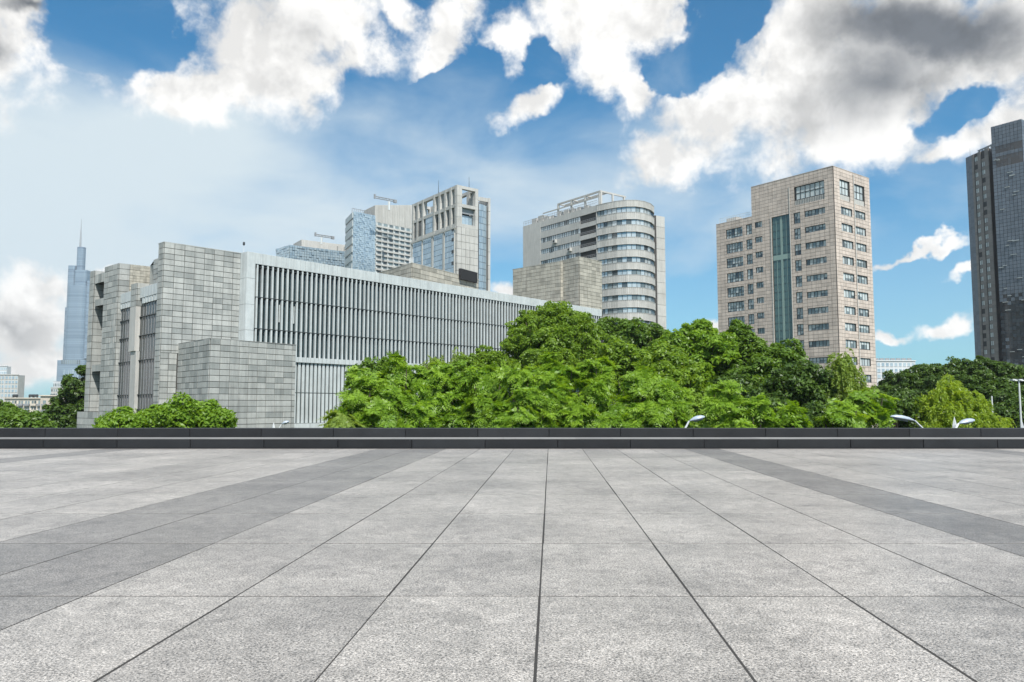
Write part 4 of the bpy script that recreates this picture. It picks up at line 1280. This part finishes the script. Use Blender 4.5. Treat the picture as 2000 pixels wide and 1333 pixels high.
def slab_block(name, label, pxs, pys, Y, m, storeys, bays, extra=None, depth=14, wcol='win_glass'):
    """a far rectangular block seen face on, with windows that recede"""
    x0 = atY(pxs[0], 790, Y)[0]; x1 = atY(pxs[1], 790, Y)[0]; z1 = atY(pxs[0], pys[0], Y)[2]; zb = atY(pxs[0], pys[1], Y)[2]
    root = thing(name, label, 'building', (x0, Y, GZ)); f_ = Fr((x0, Y), (x1, Y))
    MB().prism([(x0, Y), (x1, Y), (x1, Y + depth), (x0, Y + depth)], GZ, z1).build('wall', m, root)
    MB().box(f_, -.3, f_.L + .3, -.2, .4, z1, z1 + .5).build('coping', m, root)
    st = (z1 - zb) / storeys; q = MB(); s = MB()
    for i in range(storeys):
        for j in range(bays):
            ua = f_.L * (j + .18) / bays; ub = f_.L * (j + .82) / bays; za = z1 - st * (i + .85); zz = z1 - st * (i + .3)
            q.box(f_, ua, ub, .02, .08, za, zz, rnd.random()); s.box(f_, ua - .1, ub + .1, .02, .22, za - .22, za)
    q.build('window', M[wcol], root); s.build('sill', m, root)
    return root, f_, z1, st


M['far_white'] = mat('far_white_cladding', (.55, .57, .58), .6, noise=[(.05, .1)])
slab_block('white_office_block', 'pale blue-white office block cut by the left edge, the farther of two', (-16, 10), (716, 780), 620, M['far_white'], 8, 8, wcol='blue_glass', depth=5)
r_, f_, z1, st = slab_block('grey_office_block', 'grey office block with a square window grid near the left edge', (-25, 33), (733, 785), 560, M['beige'], 6, 9, wcol='blue_glass', depth=7.6)
q = MB()
for k in range(4): q.box(f_, f_.L * (.25 * k + .02), f_.L * (.25 * k + .03), .0, .3, GZ, z1 - .2)
q.build('pilaster', M['far_white'], r_)
slab_block('beige_block', 'low beige block at the foot of the very tall tower', (98, 130), (758, 800), 700, M['beige'], 5, 7, depth=9)
slab_block('pale_block', 'small pale block peeking out left of the very tall tower', (102, 117), (746, 800), 900, M['far_white'], 5, 5, depth=4)


def apartments():
    Y = 385.0
    x0, x1, x2, x3 = [atY(p, 800, Y)[0] for p in (8, 85, 128, 190)]
    z1 = atY(40, 779, Y)[2]; root = thing('apartment_block', 'cream six storey apartment block with dark balcony bands near the left edge', 'building', (x0, Y, GZ))
    MB().prism([(x0, Y), (x1, Y), (x1, Y + 12), (x0, Y + 12)], GZ, z1).build('wall', M['cream'], root)
    MB().prism([(x1 + .02, Y - 3), (x3, Y - 3), (x3, Y + 12), (x1 + .02, Y + 12)], GZ, z1 + 1.2).build('wall', M['cream'], root)
    MB().box(WX, x0 - .5, x1, -Y - 1, -Y + .7, z1, z1 + .5).build('cornice', M['cream'], root)
    MB().box(WX, x1 - .5, x3, -Y + 3.1, -Y + 3.7, z1 + 1.2, z1 + 1.7).build('cornice', M['cream'], root)
    st = 2.95; f_ = Fr((x0, Y), (x1, Y)); n = 6
    for i in range(5):
        zz = z1 - .7 - st * i
        for j in range(n):
            ua = f_.L * j / n
            if j % 3 != 1:
                MB().box(f_, ua + .3, ua + f_.L / n - .3, .02, 1.1, zz - st + .2, zz - st + 1.15).build('balcony', M['grey_metal'] if (i + j) % 4 else M['slate'], root)
            else: MB().box(f_, ua + .2, ua + f_.L / n - .2, .02, .9, zz - st + .2, zz - st + 1.2).build('balcony', M['cream'], root)
            q = MB().box(f_, ua + .5, ua + f_.L / n * .45, .01, .09, zz - 1.75, zz - .35).box(f_, ua + f_.L / n * .55, ua + f_.L / n - .5, .01, .09, zz - 1.75, zz - .35)
            q.build('window', M['win_glass'], root)
        f2 = Fr((x1, Y - 3), (x3, Y - 3))
        for j in range(5):
            ua = f2.L * (j + .25) / 5
            MB().box(f2, ua, ua + 1.5, .01, .09, zz - 1.6, zz - .2).build('window', M['win_glass'], root)
            MB().box(f2, ua - .3, ua + 1.8, .02, .9, zz - 2.7, zz - 1.8).build('balcony', M['grey_metal'], root)
    M['blue_awning'] = mat('blue_awning', (.05, .14, .26), .6)
    MB().box(Fr((x1, Y - 3), (x3, Y - 3)), 3, 6, .9, 1.5, z1 - 7.2, z1 - 6.2).build('awning', M['blue_awning'], root)
    for px in (15, 47, 55, 89):
        xx = atY(px, 780, Y)[0]
        q = MB().tube([(xx, Y + 4, z1 + 1.5), (xx + 2.2, Y + 4, z1 + 1.5)], .65, 8); 
        for d in (.2, 2.0): q.box(WX, xx + d - .1, xx + d + .1, -Y - 4.6, -Y - 3.4, z1, z1 + 1.2)
        q.build('water_tank', M['win_frame'], root)


apartments()
r_, f_, z1, st = slab_block('long_white_block', 'long pale office block with slanted roof louvres, far off between pink tower and right trees', (1715, 1791), (706, 740), 420, M['far_white'], 3, 9, wcol='blue_glass')
q = MB()
for k in range(7): q.box(f_, f_.L * k / 7, f_.L * (k + .8) / 7, -3, -2.6, z1 + .5, z1 + 1.8)
q.build('roof_louvre', M['grey_metal'], r_)


# ------------------------------------------------------------------ air
hm = bpy.data.materials.new('haze'); hm.use_nodes = True
for n_ in list(hm.node_tree.nodes): hm.node_tree.nodes.remove(n_)
vo = hm.node_tree.nodes.new('ShaderNodeVolumePrincipled'); ou = hm.node_tree.nodes.new('ShaderNodeOutputMaterial')
vo.inputs['Color'].default_value = (.86, .93, 1, 1); vo.inputs['Density'].default_value = .00011; vo.inputs['Anisotropy'].default_value = 0.1
hm.node_tree.links.new(vo.outputs[0], ou.inputs['Volume'])
MB().box(WX, -2400, 2400, -2300, 300, GZ - 1, 475).build('haze', hm, None, 'stuff')


# ------------------------------------------------------------------ street lamps below the plaza edge
def lamp_head(p, d, L_, parent, r=.16):
    """long leaf-shaped lantern from p along direction d"""
    b = MB(); d = Vector(d).normalized(); side = d.cross(Vector((0, 0, 1))).normalized(); up = side.cross(d)
    prof = [(0, .15), (.12, .45), (.3, .85), (.55, 1), (.8, .8), (.95, .42), (1, .08)]
    rings = []
    for t, s in prof:
        c = Vector(p) + d * L_ * t; n = len(b.v); rings.append(n)
        for k in range(12):
            a = 2 * math.pi * k / 12
            b.v.append(tuple(c + side * math.cos(a) * r * s * 1.5 + up * (math.sin(a) * r * s * (1.0 if math.sin(a) > 0 else .45))))
    for i in range(len(prof) - 1):
        for k in range(12):
            k2 = (k + 1) % 12; b.f.append((rings[i] + k, rings[i] + k2, rings[i + 1] + k2, rings[i + 1] + k)); b.t.append(.5)
    b.f.append(tuple(rings[0] + k for k in range(12))[::-1]); b.f.append(tuple(rings[-1] + k for k in range(12))); b.t += [.5, .5]
    o = b.build('lantern', M['lamp_shell'], parent)
    for p_ in o.data.polygons: p_.use_smooth = True
    q = MB()
    c0 = Vector(p) + d * L_ * .3 - up * r * .4; c1 = Vector(p) + d * L_ * .85 - up * r * .36
    q.tube([c0, c1], r * .28, 6); q.build('lens', M['lamp_metal'], o)
    return o


def lamp(label, px, Y, arms, spire=None):
    base = atY(px, 850, Y); t = thing('street_lamp', label, 'street lamp', (base[0], Y, GZ), 'street lamps beyond the plaza edge')
    zt = atY(px, 845, Y)[2]
    zt = atY(px, spire, Y)[2] if spire else zt
    x = base[0]
    if spire:
        MB().tube([(x, Y, GZ), (x, Y, zt - .8)], [.13, .10], 8).build('pole', M['lamp_metal'], t)
        MB().tube([(x, Y, zt - .8), (x, Y, zt - .78), (x, Y, zt - .45), (x, Y, zt)], [.10, .125, .12, .005], 4).build('pointed_cap', M['lamp_metal'], t)
    else: MB().tube([(x, Y, GZ), (x, Y, zt - .5)], [.13, .08], 8).build('pole', M['lamp_metal'], t)
    for (xa, ya, xb, yb, L_, dy) in arms:        # arm end (where the lantern begins) and tip pixel
        z0 = zt - (1.0 if spire else .6)
        a = Vector(atY(xa, ya, Y + dy)); b_ = Vector(atY(xb, yb, Y + dy * 1.3))
        p0 = Vector((x, Y, z0)); mid = p0.lerp(a, .5) + Vector((0, 0, -.10))
        MB().tube([p0, p0.lerp(a, .25) + Vector((0, 0, -.09)), mid, p0.lerp(a, .78) + Vector((0, 0, -.05)), a], [.075, .07, .06, .05, .045], 7).build('arm', M['lamp_metal'], t)
        lamp_head(a, b_ - a, (b_ - a).length, t)


lamp('double-armed street lamp with two long lanterns, largest of the lamps above the wall', 1843, 38.5,
     [(1787, 822.5, 1739, 814, 1, -.6), (1872, 828, 1903, 821, 1, .8)])
lamp('pale pointed lamp post between the two lanterns at right', 1865.5, 40, [], spire=814)
lamp('small pointed lamp post left of the taller pointed one at right', 1821.5, 56, [(1803, 829, 1790, 827, 1, 0)], spire=823)
lamp('pointed lamp post cut by the right edge just above the wall', 1998, 44, [], spire=824)
lamp('street lamp whose single lantern shows through the middle trees', 1316, 39, [(1346, 823, 1377, 814.5, 1, 0)])
lamp('small street lamp with one lantern in front of the stone hall', 534, 58, [(550, 829, 565, 824, 1, 0)], spire=825)
t = thing('tall_street_light', 'tall light pole with a cross bar and box fittings among the dark right trees', 'street lamp', (atY(1990, 800, 62)[0], 62, GZ))
x, _, z = atY(1990, 744, 62)
MB().tube([(x, 62, GZ), (x, 62, z + .1)], [.12, .06], 8).build('pole', M['lamp_metal'], t)
MB().tube([(x - .55, 62, z), (x + .9, 62, z)], .04, 6).build('cross_bar', M['lamp_metal'], t)
for dx in (-.45, .05, .6): MB().box(WX, x + dx - .14, x + dx + .14, -62.2, -61.8, z + .02, z + .12).build('fitting', M['lamp_metal'], t)
t = thing('thin_light_pole', 'thin pale pole in front of the dark trees, left of the tall light pole', 'pole', (atY(1937, 800, 66)[0], 66, GZ))
x, _, z = atY(1937, 774, 66); MB().tube([(x, 66, GZ), (x, 66, z)], [.09, .05], 6).build('pole', M['lamp_metal'], t)


# ------------------------------------------------------------------ trees
def unit(v): return v / np.maximum(np.linalg.norm(v, axis=-1, keepdims=True), 1e-9)


def leaves_mesh(name, P, A, Bv, tint, m, parent):
    """one rhombic leaf per row: centre P, half length A, half width B"""
    n = len(P); V = np.stack([P - A, P + Bv - A * .1, P + A, P - Bv - A * .1], 1).reshape(-1, 3).astype(np.float32)
    me = bpy.data.meshes.new(name); me.vertices.add(4 * n); me.vertices.foreach_set('co', V.ravel())
    me.loops.add(4 * n); me.loops.foreach_set('vertex_index', np.arange(4 * n, dtype=np.int32))
    me.polygons.add(n); me.polygons.foreach_set('loop_start', np.arange(0, 4 * n, 4, dtype=np.int32))
    at = me.attributes.new('tint', 'FLOAT', 'FACE'); at.data.foreach_set('value', np.clip(tint, 0, 1).astype(np.float32))
    me.materials.append(m); me.update(calc_edges=True)
    o = bpy.data.objects.new(name, me); COL.objects.link(o); o.parent = parent
    return o


def clump_centres(rx, ry, rz, n, lobes=.16, lo=.60, zmin=-.35):
    u = unit(RS.normal(size=(n * 4, 3))); u = u[(u[:, 2] > zmin) & ((u[:, 1] < .35) | (RS.rand(len(u)) < .45))][:n]
    ph = RS.rand(6) * 6.28
    lob = 1 + lobes * (np.sin(u[:, 0] * 4.2 + ph[0]) * np.sin(u[:, 1] * 3.7 + ph[1]) + .8 * np.sin(u[:, 2] * 6 + u[:, 0] * 5 + ph[2]))
    r = lo + (1.06 - lo) * RS.rand(len(u)) ** .55
    return u * (r * lob)[:, None] * np.array([rx, ry, rz]), u


def crown_round(rx, ry, rz, n, size, cs=1.0):
    rm = (rx * ry * rz) ** (1 / 3)
    nc = int(70 + 14 * rm * rm / cs ** 2); C, U = clump_centres(rx, ry, rz, nc)
    nc = len(C); rc = RS.uniform(.34, .80, nc) * cs * (.55 + rm * .14)
    idx = RS.randint(0, nc, n)
    d = unit(RS.normal(size=(n, 3)) + U[idx] * .45 + np.array([0, 0, .35]))
    sh = .35 + .65 * RS.rand(n) ** .5
    P = C[idx] + d * (rc[idx] * sh)[:, None] * np.array([1, 1, .72])
    N = unit(d * .7 + np.array([0, 0, .55]) + RS.normal(size=(n, 3)) * .55)
    T = unit(np.cross(N, RS.normal(size=(n, 3)))); Bt = np.cross(N, T)
    s = size * RS.uniform(.7, 1.25, n)
    ct = RS.rand(nc)
    tint = .5 * ct[idx] + .5 * RS.rand(n)
    return P, T * s[:, None], Bt * (s * .48)[:, None], tint


def crown_feather(rx, ry, rz, n, size, droop=.5, frond=1.0):
    """rosettes of arching, pinnate fronds"""
    per = 16; nf = 9
    nr = max(20, n // (per * nf)); rm = (rx + ry + rz) / 3; K = int(11 + 5 * rm)
    CC, UU = clump_centres(rx * .86, ry * .86, rz * .86, K, .22, .72, -.4); K = len(CC); ki = RS.randint(0, K, nr)
    U = unit(RS.normal(size=(nr, 3)) + UU[ki] * .9 + np.array([0, 0, .25])); rk = RS.uniform(.55, 1.0, K)[ki] * (.25 + .18 * rm)
    C = CC[ki] + U * (rk * RS.uniform(.7, 1.0, nr))[:, None] * np.array([1, 1, .8])
    az = RS.rand(nr, nf) * .5 + np.arange(nf)[None] * 6.283 / nf + RS.rand(nr, 1) * 6.28
    Lf = RS.uniform(.42, .8, (nr, nf)) * frond * RS.uniform(.8, 1.25, (nr, 1))
    rise = RS.uniform(.1, .75, (nr, nf)); dr = RS.uniform(.5, 1.2, (nr, nf)) * droop
    t = (np.arange(per // 2) + .6) / (per // 2); t = np.repeat(t, 2); sd = np.tile([-1.0, 1.0], per // 2)
    ax = unit(U * .85 + np.array([0, 0, .55]) + RS.normal(size=(nr, 3)) * .2)
    t1 = unit(np.cross(ax, np.array([.13, .2, 1.0]))); t2 = np.cross(ax, t1)
    f = np.cos(az)[..., None] * t1[:, None] + np.sin(az)[..., None] * t2[:, None]          # nr,nf,3
    sdv = unit(np.cross(f, ax[:, None]))
    L3 = Lf[..., None, None]; tt = t[None, None, :, None]
    w = size * 1.5 * np.sin(np.clip(t, .12, .97) * math.pi) ** .6
    off = (sd * w * .75)[None, None, :, None]
    P = C[:, None, None] + f[:, :, None] * (L3 * tt) + ax[:, None, None] * (L3 * rise[..., None, None] * tt) + sdv[:, :, None] * off
    P = P - np.array([0, 0, 1.0]) * (L3 * dr[..., None, None] * tt ** 2 * 1.0 + np.abs(off) * .2)
    fwd = f[:, :, None] + ax[:, None, None] * rise[..., None, None] - np.array([0, 0, 1.0]) * (2.0 * dr[..., None, None] * tt)
    fwd = unit(fwd.reshape(-1, 3)); side = unit((sdv[:, :, None] * sd[None, None, :, None] - np.array([0, 0, .25])).reshape(-1, 3))
    P = P.reshape(-1, 3)
    m = len(P); A = unit(side + fwd * .55 + RS.normal(size=(m, 3)) * .22)
    Bv = unit(np.cross(np.cross(A, fwd), A) + RS.normal(size=(m, 3)) * .15)
    W = np.broadcast_to(w, (nr, nf, per)).reshape(-1)
    s = W * RS.uniform(.8, 1.15, m)
    tint = (.5 * RS.rand(nr)[:, None, None] + .2 * RS.rand(nr, nf)[..., None] + .3 * RS.rand(nr, nf, per)).reshape(-1)
    return P, A * s[:, None], Bv * (s * .34)[:, None], tint


def crown_willow(rx, ry, rz, n, size):
    ns = n // 22; C, U = clump_centres(rx, ry, rz, ns, .25, .25, -.5); ns = len(C)
    Ls = RS.uniform(.5, 1.5, ns); dirx = unit(U * np.array([1, 1, 0]) + RS.normal(size=(ns, 3)) * np.array([.6, .6, 0]))
    t = np.arange(22) / 22
    P = C[:, None] + dirx[:, None] * (Ls[:, None] * t * .35)[..., None] + np.array([0, 0, 1.0]) * (Ls[:, None] * (.3 * t - 1.0 * t ** 2))[..., None] + RS.normal(size=(ns, 22, 3)) * .05
    P = P.reshape(-1, 3); m = len(P)
    A = unit(RS.normal(size=(m, 3)) * .5 + np.repeat(dirx, 22, 0) * .6 + np.array([0, 0, -.5])); Bv = unit(np.cross(A, RS.normal(size=(m, 3))))
    s = size * RS.uniform(.7, 1.2, m); tint = .5 * np.repeat(RS.rand(ns), 22) + .5 * RS.rand(m)
    return P, A * s[:, None], Bv * (s * .28)[:, None], tint


def tree(label, px, pytop, wpx, Y, style='round', leaf='mid', rzf=1.0, dens=1.0, size=.11, cs=1.0, lobes=None, frond=1.0, name='broadleaf_tree', group=None):
    """lobes: extra crown masses [(px, pytop, wpx, dY)], all one crown"""
    size *= 1.28
    top = atY(px, pytop, Y); rx = wpx / 2 / F * Y
    root = thing(name, label, 'tree', (top[0], Y, GZ), group)
    parts = []; ctrs = []
    for (lx, lt, lw, dY) in [(px, pytop, wpx, 0)] + list(lobes or []):
        tp = atY(lx, lt, Y + dY); r = lw / 2 / F * (Y + dY); rz = r * rzf; c = np.array([tp[0], tp[1], tp[2] - rz * 1.02])
        area = math.pi * r * rz; n = int(np.clip(area * 820 * dens * (.11 / size) ** 1.3, 2500, 60000))
        if style == 'round': q = crown_round(r * .86, r * .86, rz * .88, n, size, cs)
        elif style == 'feather': q = crown_feather(r * .84, r * .84, rz * .92, n, size, frond=frond)
        else: q = crown_willow(r, r * .9, rz, n, size)
        parts.append((q[0] + c, q[1], q[2], q[3])); ctrs.append((c, r, rz))
        # inner foliage, large leaves that close the heart of the crown
        ni = n // 5; u = unit(RS.normal(size=(ni, 3))) * (RS.rand(ni, 1) ** .5) * .66 * np.array([r, r, rz])
        A = unit(RS.normal(size=(ni, 3))); Bv = unit(np.cross(A, RS.normal(size=(ni, 3))))
        parts.append((u + c, A * size * 1.9, Bv * size * 1.1, RS.rand(ni) * .6))
    P, A, Bv, T = [np.concatenate([p[i] for p in parts]) for i in range(4)]
    vis = P[:, 2] > -1.2 - (P[:, 1] - 30) * .03            # below that the plaza hides the crown
    keep = vis | (RS.rand(len(P)) < .12)
    P, A, Bv, T = P[keep], A[keep], Bv[keep], T[keep]
    base = np.array([top[0], Y, GZ])
    leaves_mesh('crown', P - base, A, Bv, T, LEAF[leaf], root)
    c, r, rz = ctrs[0]; b = MB(); rt = .12 + .035 * r
    b.tube([(top[0], Y, GZ), (top[0] + .1, Y, (GZ + c[2]) / 2), (c[0], c[1], c[2] - rz * .35)], [rt, rt * .85, rt * .6], 8)
    for (c, r, rz) in ctrs:
        s = Vector((top[0] + .1, Y, (GZ + ctrs[0][0][2]) / 2 + 1))
        for k in range(7):
            a = rnd.random() * 6.28; e = Vector((c[0] + math.cos(a) * r * .72, c[1] + math.sin(a) * r * .72, c[2] + rnd.uniform(-.2, .7) * rz))
            mid = s.lerp(e, .5) + Vector((0, 0, -.1 * r)); b.tube([s, mid, e], [rt * .45, rt * .25, .025], 5)
    b.build('trunk', M['bark'], root)
    return root


NW = 'trees in front of the long louvred wall'
# light rounded trees in front of the stone hall
tree('rounded light green tree, left one of the pair in front of the glazed bay', 252, 801, 92, 44, 'round', 'bright', .9, size=.10, lobes=[(222, 812, 50, 1), (300, 803, 60, .5)])
tree('rounded light green tree, fuller right one in front of the low stone block', 352, 780, 92, 43, 'round', 'bright', .9, size=.10, lobes=[(395, 787, 72, 1), (425, 803, 55, 0), (322, 793, 60, 1)])
# far left
tree('dark bushy tree cut by the left edge, behind the lower green one', -8, 775, 70, 74, 'round', 'mid', 1.0, size=.13)
tree('rounded mid green tree at the far left in front of the cream apartments', 24, 797, 96, 58, 'round', 'mid', .8, size=.12, lobes=[(68, 808, 60, 0), (-16, 800, 60, 1)])
tree('dark spreading tree squeezed between the apartments and the outer stone pillar', 150, 735, 62, 98, 'round', 'dark', 1.0, dens=.75, size=.20, cs=.9,
     lobes=[(122, 777, 60, 0), (165, 778, 50, 0), (135, 806, 50, -1), (164, 716, 18, 0)])
# middle: behind
tree('dark green rounded tree at the left end of the grove, beside the lower louvres', 745, 697, 104, 62, 'round', 'mid', 1.0, size=.12, lobes=[(712, 712, 60, 1)])
tree('pale feathery treetop peeking up before the louvres, left one', 850, 694, 44, 66, 'willow', 'pale', 1.4, size=.10, dens=1.2)
tree('pale feathery treetop peeking up before the louvres, right one', 903, 689, 56, 66, 'willow', 'pale', 1.3, size=.10, dens=1.2)
tree('largest, tallest light green tree with a domed crown rising before the curved grey tower', 1084, 590, 178, 61, 'round', 'camphor', .92, size=.09, cs=.78,
     lobes=[(1048, 603, 100, .5), (1122, 602, 104, .5), (1085, 618, 176, -1), (1022, 640, 80, -1), (958, 676, 96, -1), (1060, 665, 150, -3), (1196, 672, 90, -2), (915, 694, 64, -1)])
tree('broad light green tree sloping down right of the tallest tree', 1260, 672, 150, 56, 'round', 'camphor', .9, size=.11, lobes=[(1320, 690, 90, -1), (1210, 665, 90, 0), (1300, 720, 130, -2), (1345, 770, 120, -3), (1330, 806, 110, -4)])
tree('mid green tree behind, under the rounded end of the grey tower', 1222, 621, 100, 78, 'round', 'mid', .9, size=.13, lobes=[(1275, 636, 80, 0), (1180, 625, 50, 0)])
tree('bright leafy tree between the two big towers, with one sprig standing up', 1372, 636, 120, 59, 'round', 'bright', .9, size=.12, cs=.9, lobes=[(1372, 627, 26, 0), (1328, 645, 80, 0), (1335, 700, 120, -2), (1398, 655, 90, 0)])
tree('tall darker tree with a knobbly top against the pink tower', 1447, 636, 74, 60, 'round', 'mid', 1.3, size=.12, cs=.8, lobes=[(1440, 628, 24, 0), (1470, 652, 60, -1), (1430, 690, 100, -1)])
tree('dense dark tree standing before the green glass strip of the pink tower', 1520, 664, 100, 57, 'round', 'mid', 1.1, size=.12, lobes=[(1490, 690, 110, -1), (1545, 690, 80, 0), (1440, 740, 120, -1)])
tree('broad very dark tree filling the right middle of the grove', 1560, 706, 110, 53, 'round', 'dark', 1.0, size=.12, lobes=[(1590, 730, 80, 0), (1500, 745, 140, 0), (1420, 735, 110, 1), (1585, 765, 90, 0)])
tree('slender wispy upright tree in front of the pink tower right corner', 1641, 686, 42, 52, 'willow', 'pale', 2.1, size=.10, dens=1.3, lobes=[(1652, 712, 60, 0), (1680, 735, 60, 0), (1640, 745, 70, 0)])
tree('loose light tree low down between the wispy tree and the street lamp', 1690, 765, 84, 49, 'feather', 'feather', .9, size=.10)
tree('dark drooping tree behind the left lantern of the street lamp', 1757, 768, 72, 52, 'round', 'dark', 1.0, size=.11, lobes=[(1725, 776, 60, -1), (1775, 800, 60, 0)])
tree('yellow green tree above the street lamp lanterns at right', 1856, 742, 88, 51, 'willow', 'yellow', 1.1, size=.11, dens=1.9, lobes=[(1830, 770, 76, 0), (1890, 775, 70, 0), (1855, 800, 110, -1)])
tree('small yellow green bush-like treetop right of the lamp lanterns', 1925, 806, 66, 49, 'willow', 'yellow', .9, size=.10, dens=1.8)
for i, (x_, t_, w_, Y_, lb) in enumerate(((1752, 728, 80, 92, 'dark rounded tree just right of the pink tower foot'), (1806, 708, 96, 90, 'dark rounded tree behind the yellow green one'),
        (1868, 700, 90, 88, 'dark rounded tree, second from the foot of the dark tower'), (1925, 697, 92, 86, 'dark rounded tree at the foot of the dark brown tower wing'),
        (1985, 712, 90, 84, 'dark tree cut by the right edge below the dark tower'))):
    tree(lb, x_, t_, w_, Y_, 'round', 'dark', 1.0, size=.14, lobes=[(x_ - 22, t_ + 32, w_ * .9, -6), (x_ + 24, t_ + 40, w_ * .9, -7)])
tree('dark tree with thin lower leaves behind the thin poles at right', 1958, 770, 110, 72, 'round', 'dark', .8, size=.12, lobes=[(1990, 790, 70, -2), (1905, 790, 80, 2)])
# front row of feathery trees along the plaza edge
FR = [(716, 722, 92, 48, 'leftmost feathery tree of the front row, tall, beside the lower louvres', [(700, 765, 92, -1), (740, 770, 90, -1)]),
      (790, 706, 92, 49, 'feathery tree in the front row below the left end of the long roof', [(775, 755, 110, -1)]),
      (868, 700, 96, 50, 'feathery tree in the front row under the pale treetops', [(850, 750, 110, -1), (905, 762, 90, -1)]),
      (948, 706, 92, 49, 'feathery tree in the front row left of the tallest tree', [(960, 755, 110, -1)]),
      (1022, 716, 84, 47, 'feathery tree in the front row at the left foot of the tallest tree', [(1020, 765, 110, -2)]),
      (1092, 698, 84, 47, 'feathery tree in the front row right below the dome of the tallest tree', [(1090, 755, 110, -1)]),
      (1164, 692, 88, 47, 'feathery tree in the front row at the right foot of the tallest tree', [(1160, 745, 116, -1), (1140, 790, 90, -2)]),
      (1238, 722, 88, 46, 'feathery tree in the front row below the grey tower rounded end', [(1240, 770, 110, -1)]),
      (1306, 742, 90, 45, 'feathery tree in the front row just left of the single lantern', [(1290, 785, 90, -1)]),
      (1402, 750, 84, 43, 'feathery tree in the front row just right of the single lantern', [(1420, 785, 84, -.5)]),
      (1470, 776, 76, 42, 'low feathery tree in the front row below the pink tower', [(1455, 800, 80, 0)]),
      (1535, 802, 60, 42, 'lowest feathery sprays of the front row, right of the low feathery tree', [])]
for (x_, t_, w_, Y_, lb, lo) in FR:
    tree(lb, x_, t_, w_, Y_, 'feather', 'feather', 1.0, size=.078, lobes=lo + ([(x_ + 30, 796, 80, -2)] if x_ < 1300 else []), name='feathery_tree', group='feathery trees along the plaza edge', dens=1.0)
tree('small pale feathery tree at the left foot of the grove', 668, 806, 62, 45, 'feather', 'pale', .8, size=.09, name='feathery_tree', frond=.8)
tree('low feathery sprays under the wispy tree at right', 1640, 790, 84, 43, 'feather', 'feather', .8, size=.10, name='feathery_tree', group='feathery trees along the plaza edge')
tree('dark low tree between the feathery rows, right of the lowest sprays', 1590, 790, 90, 47, 'round', 'dark', .8, size=.10)
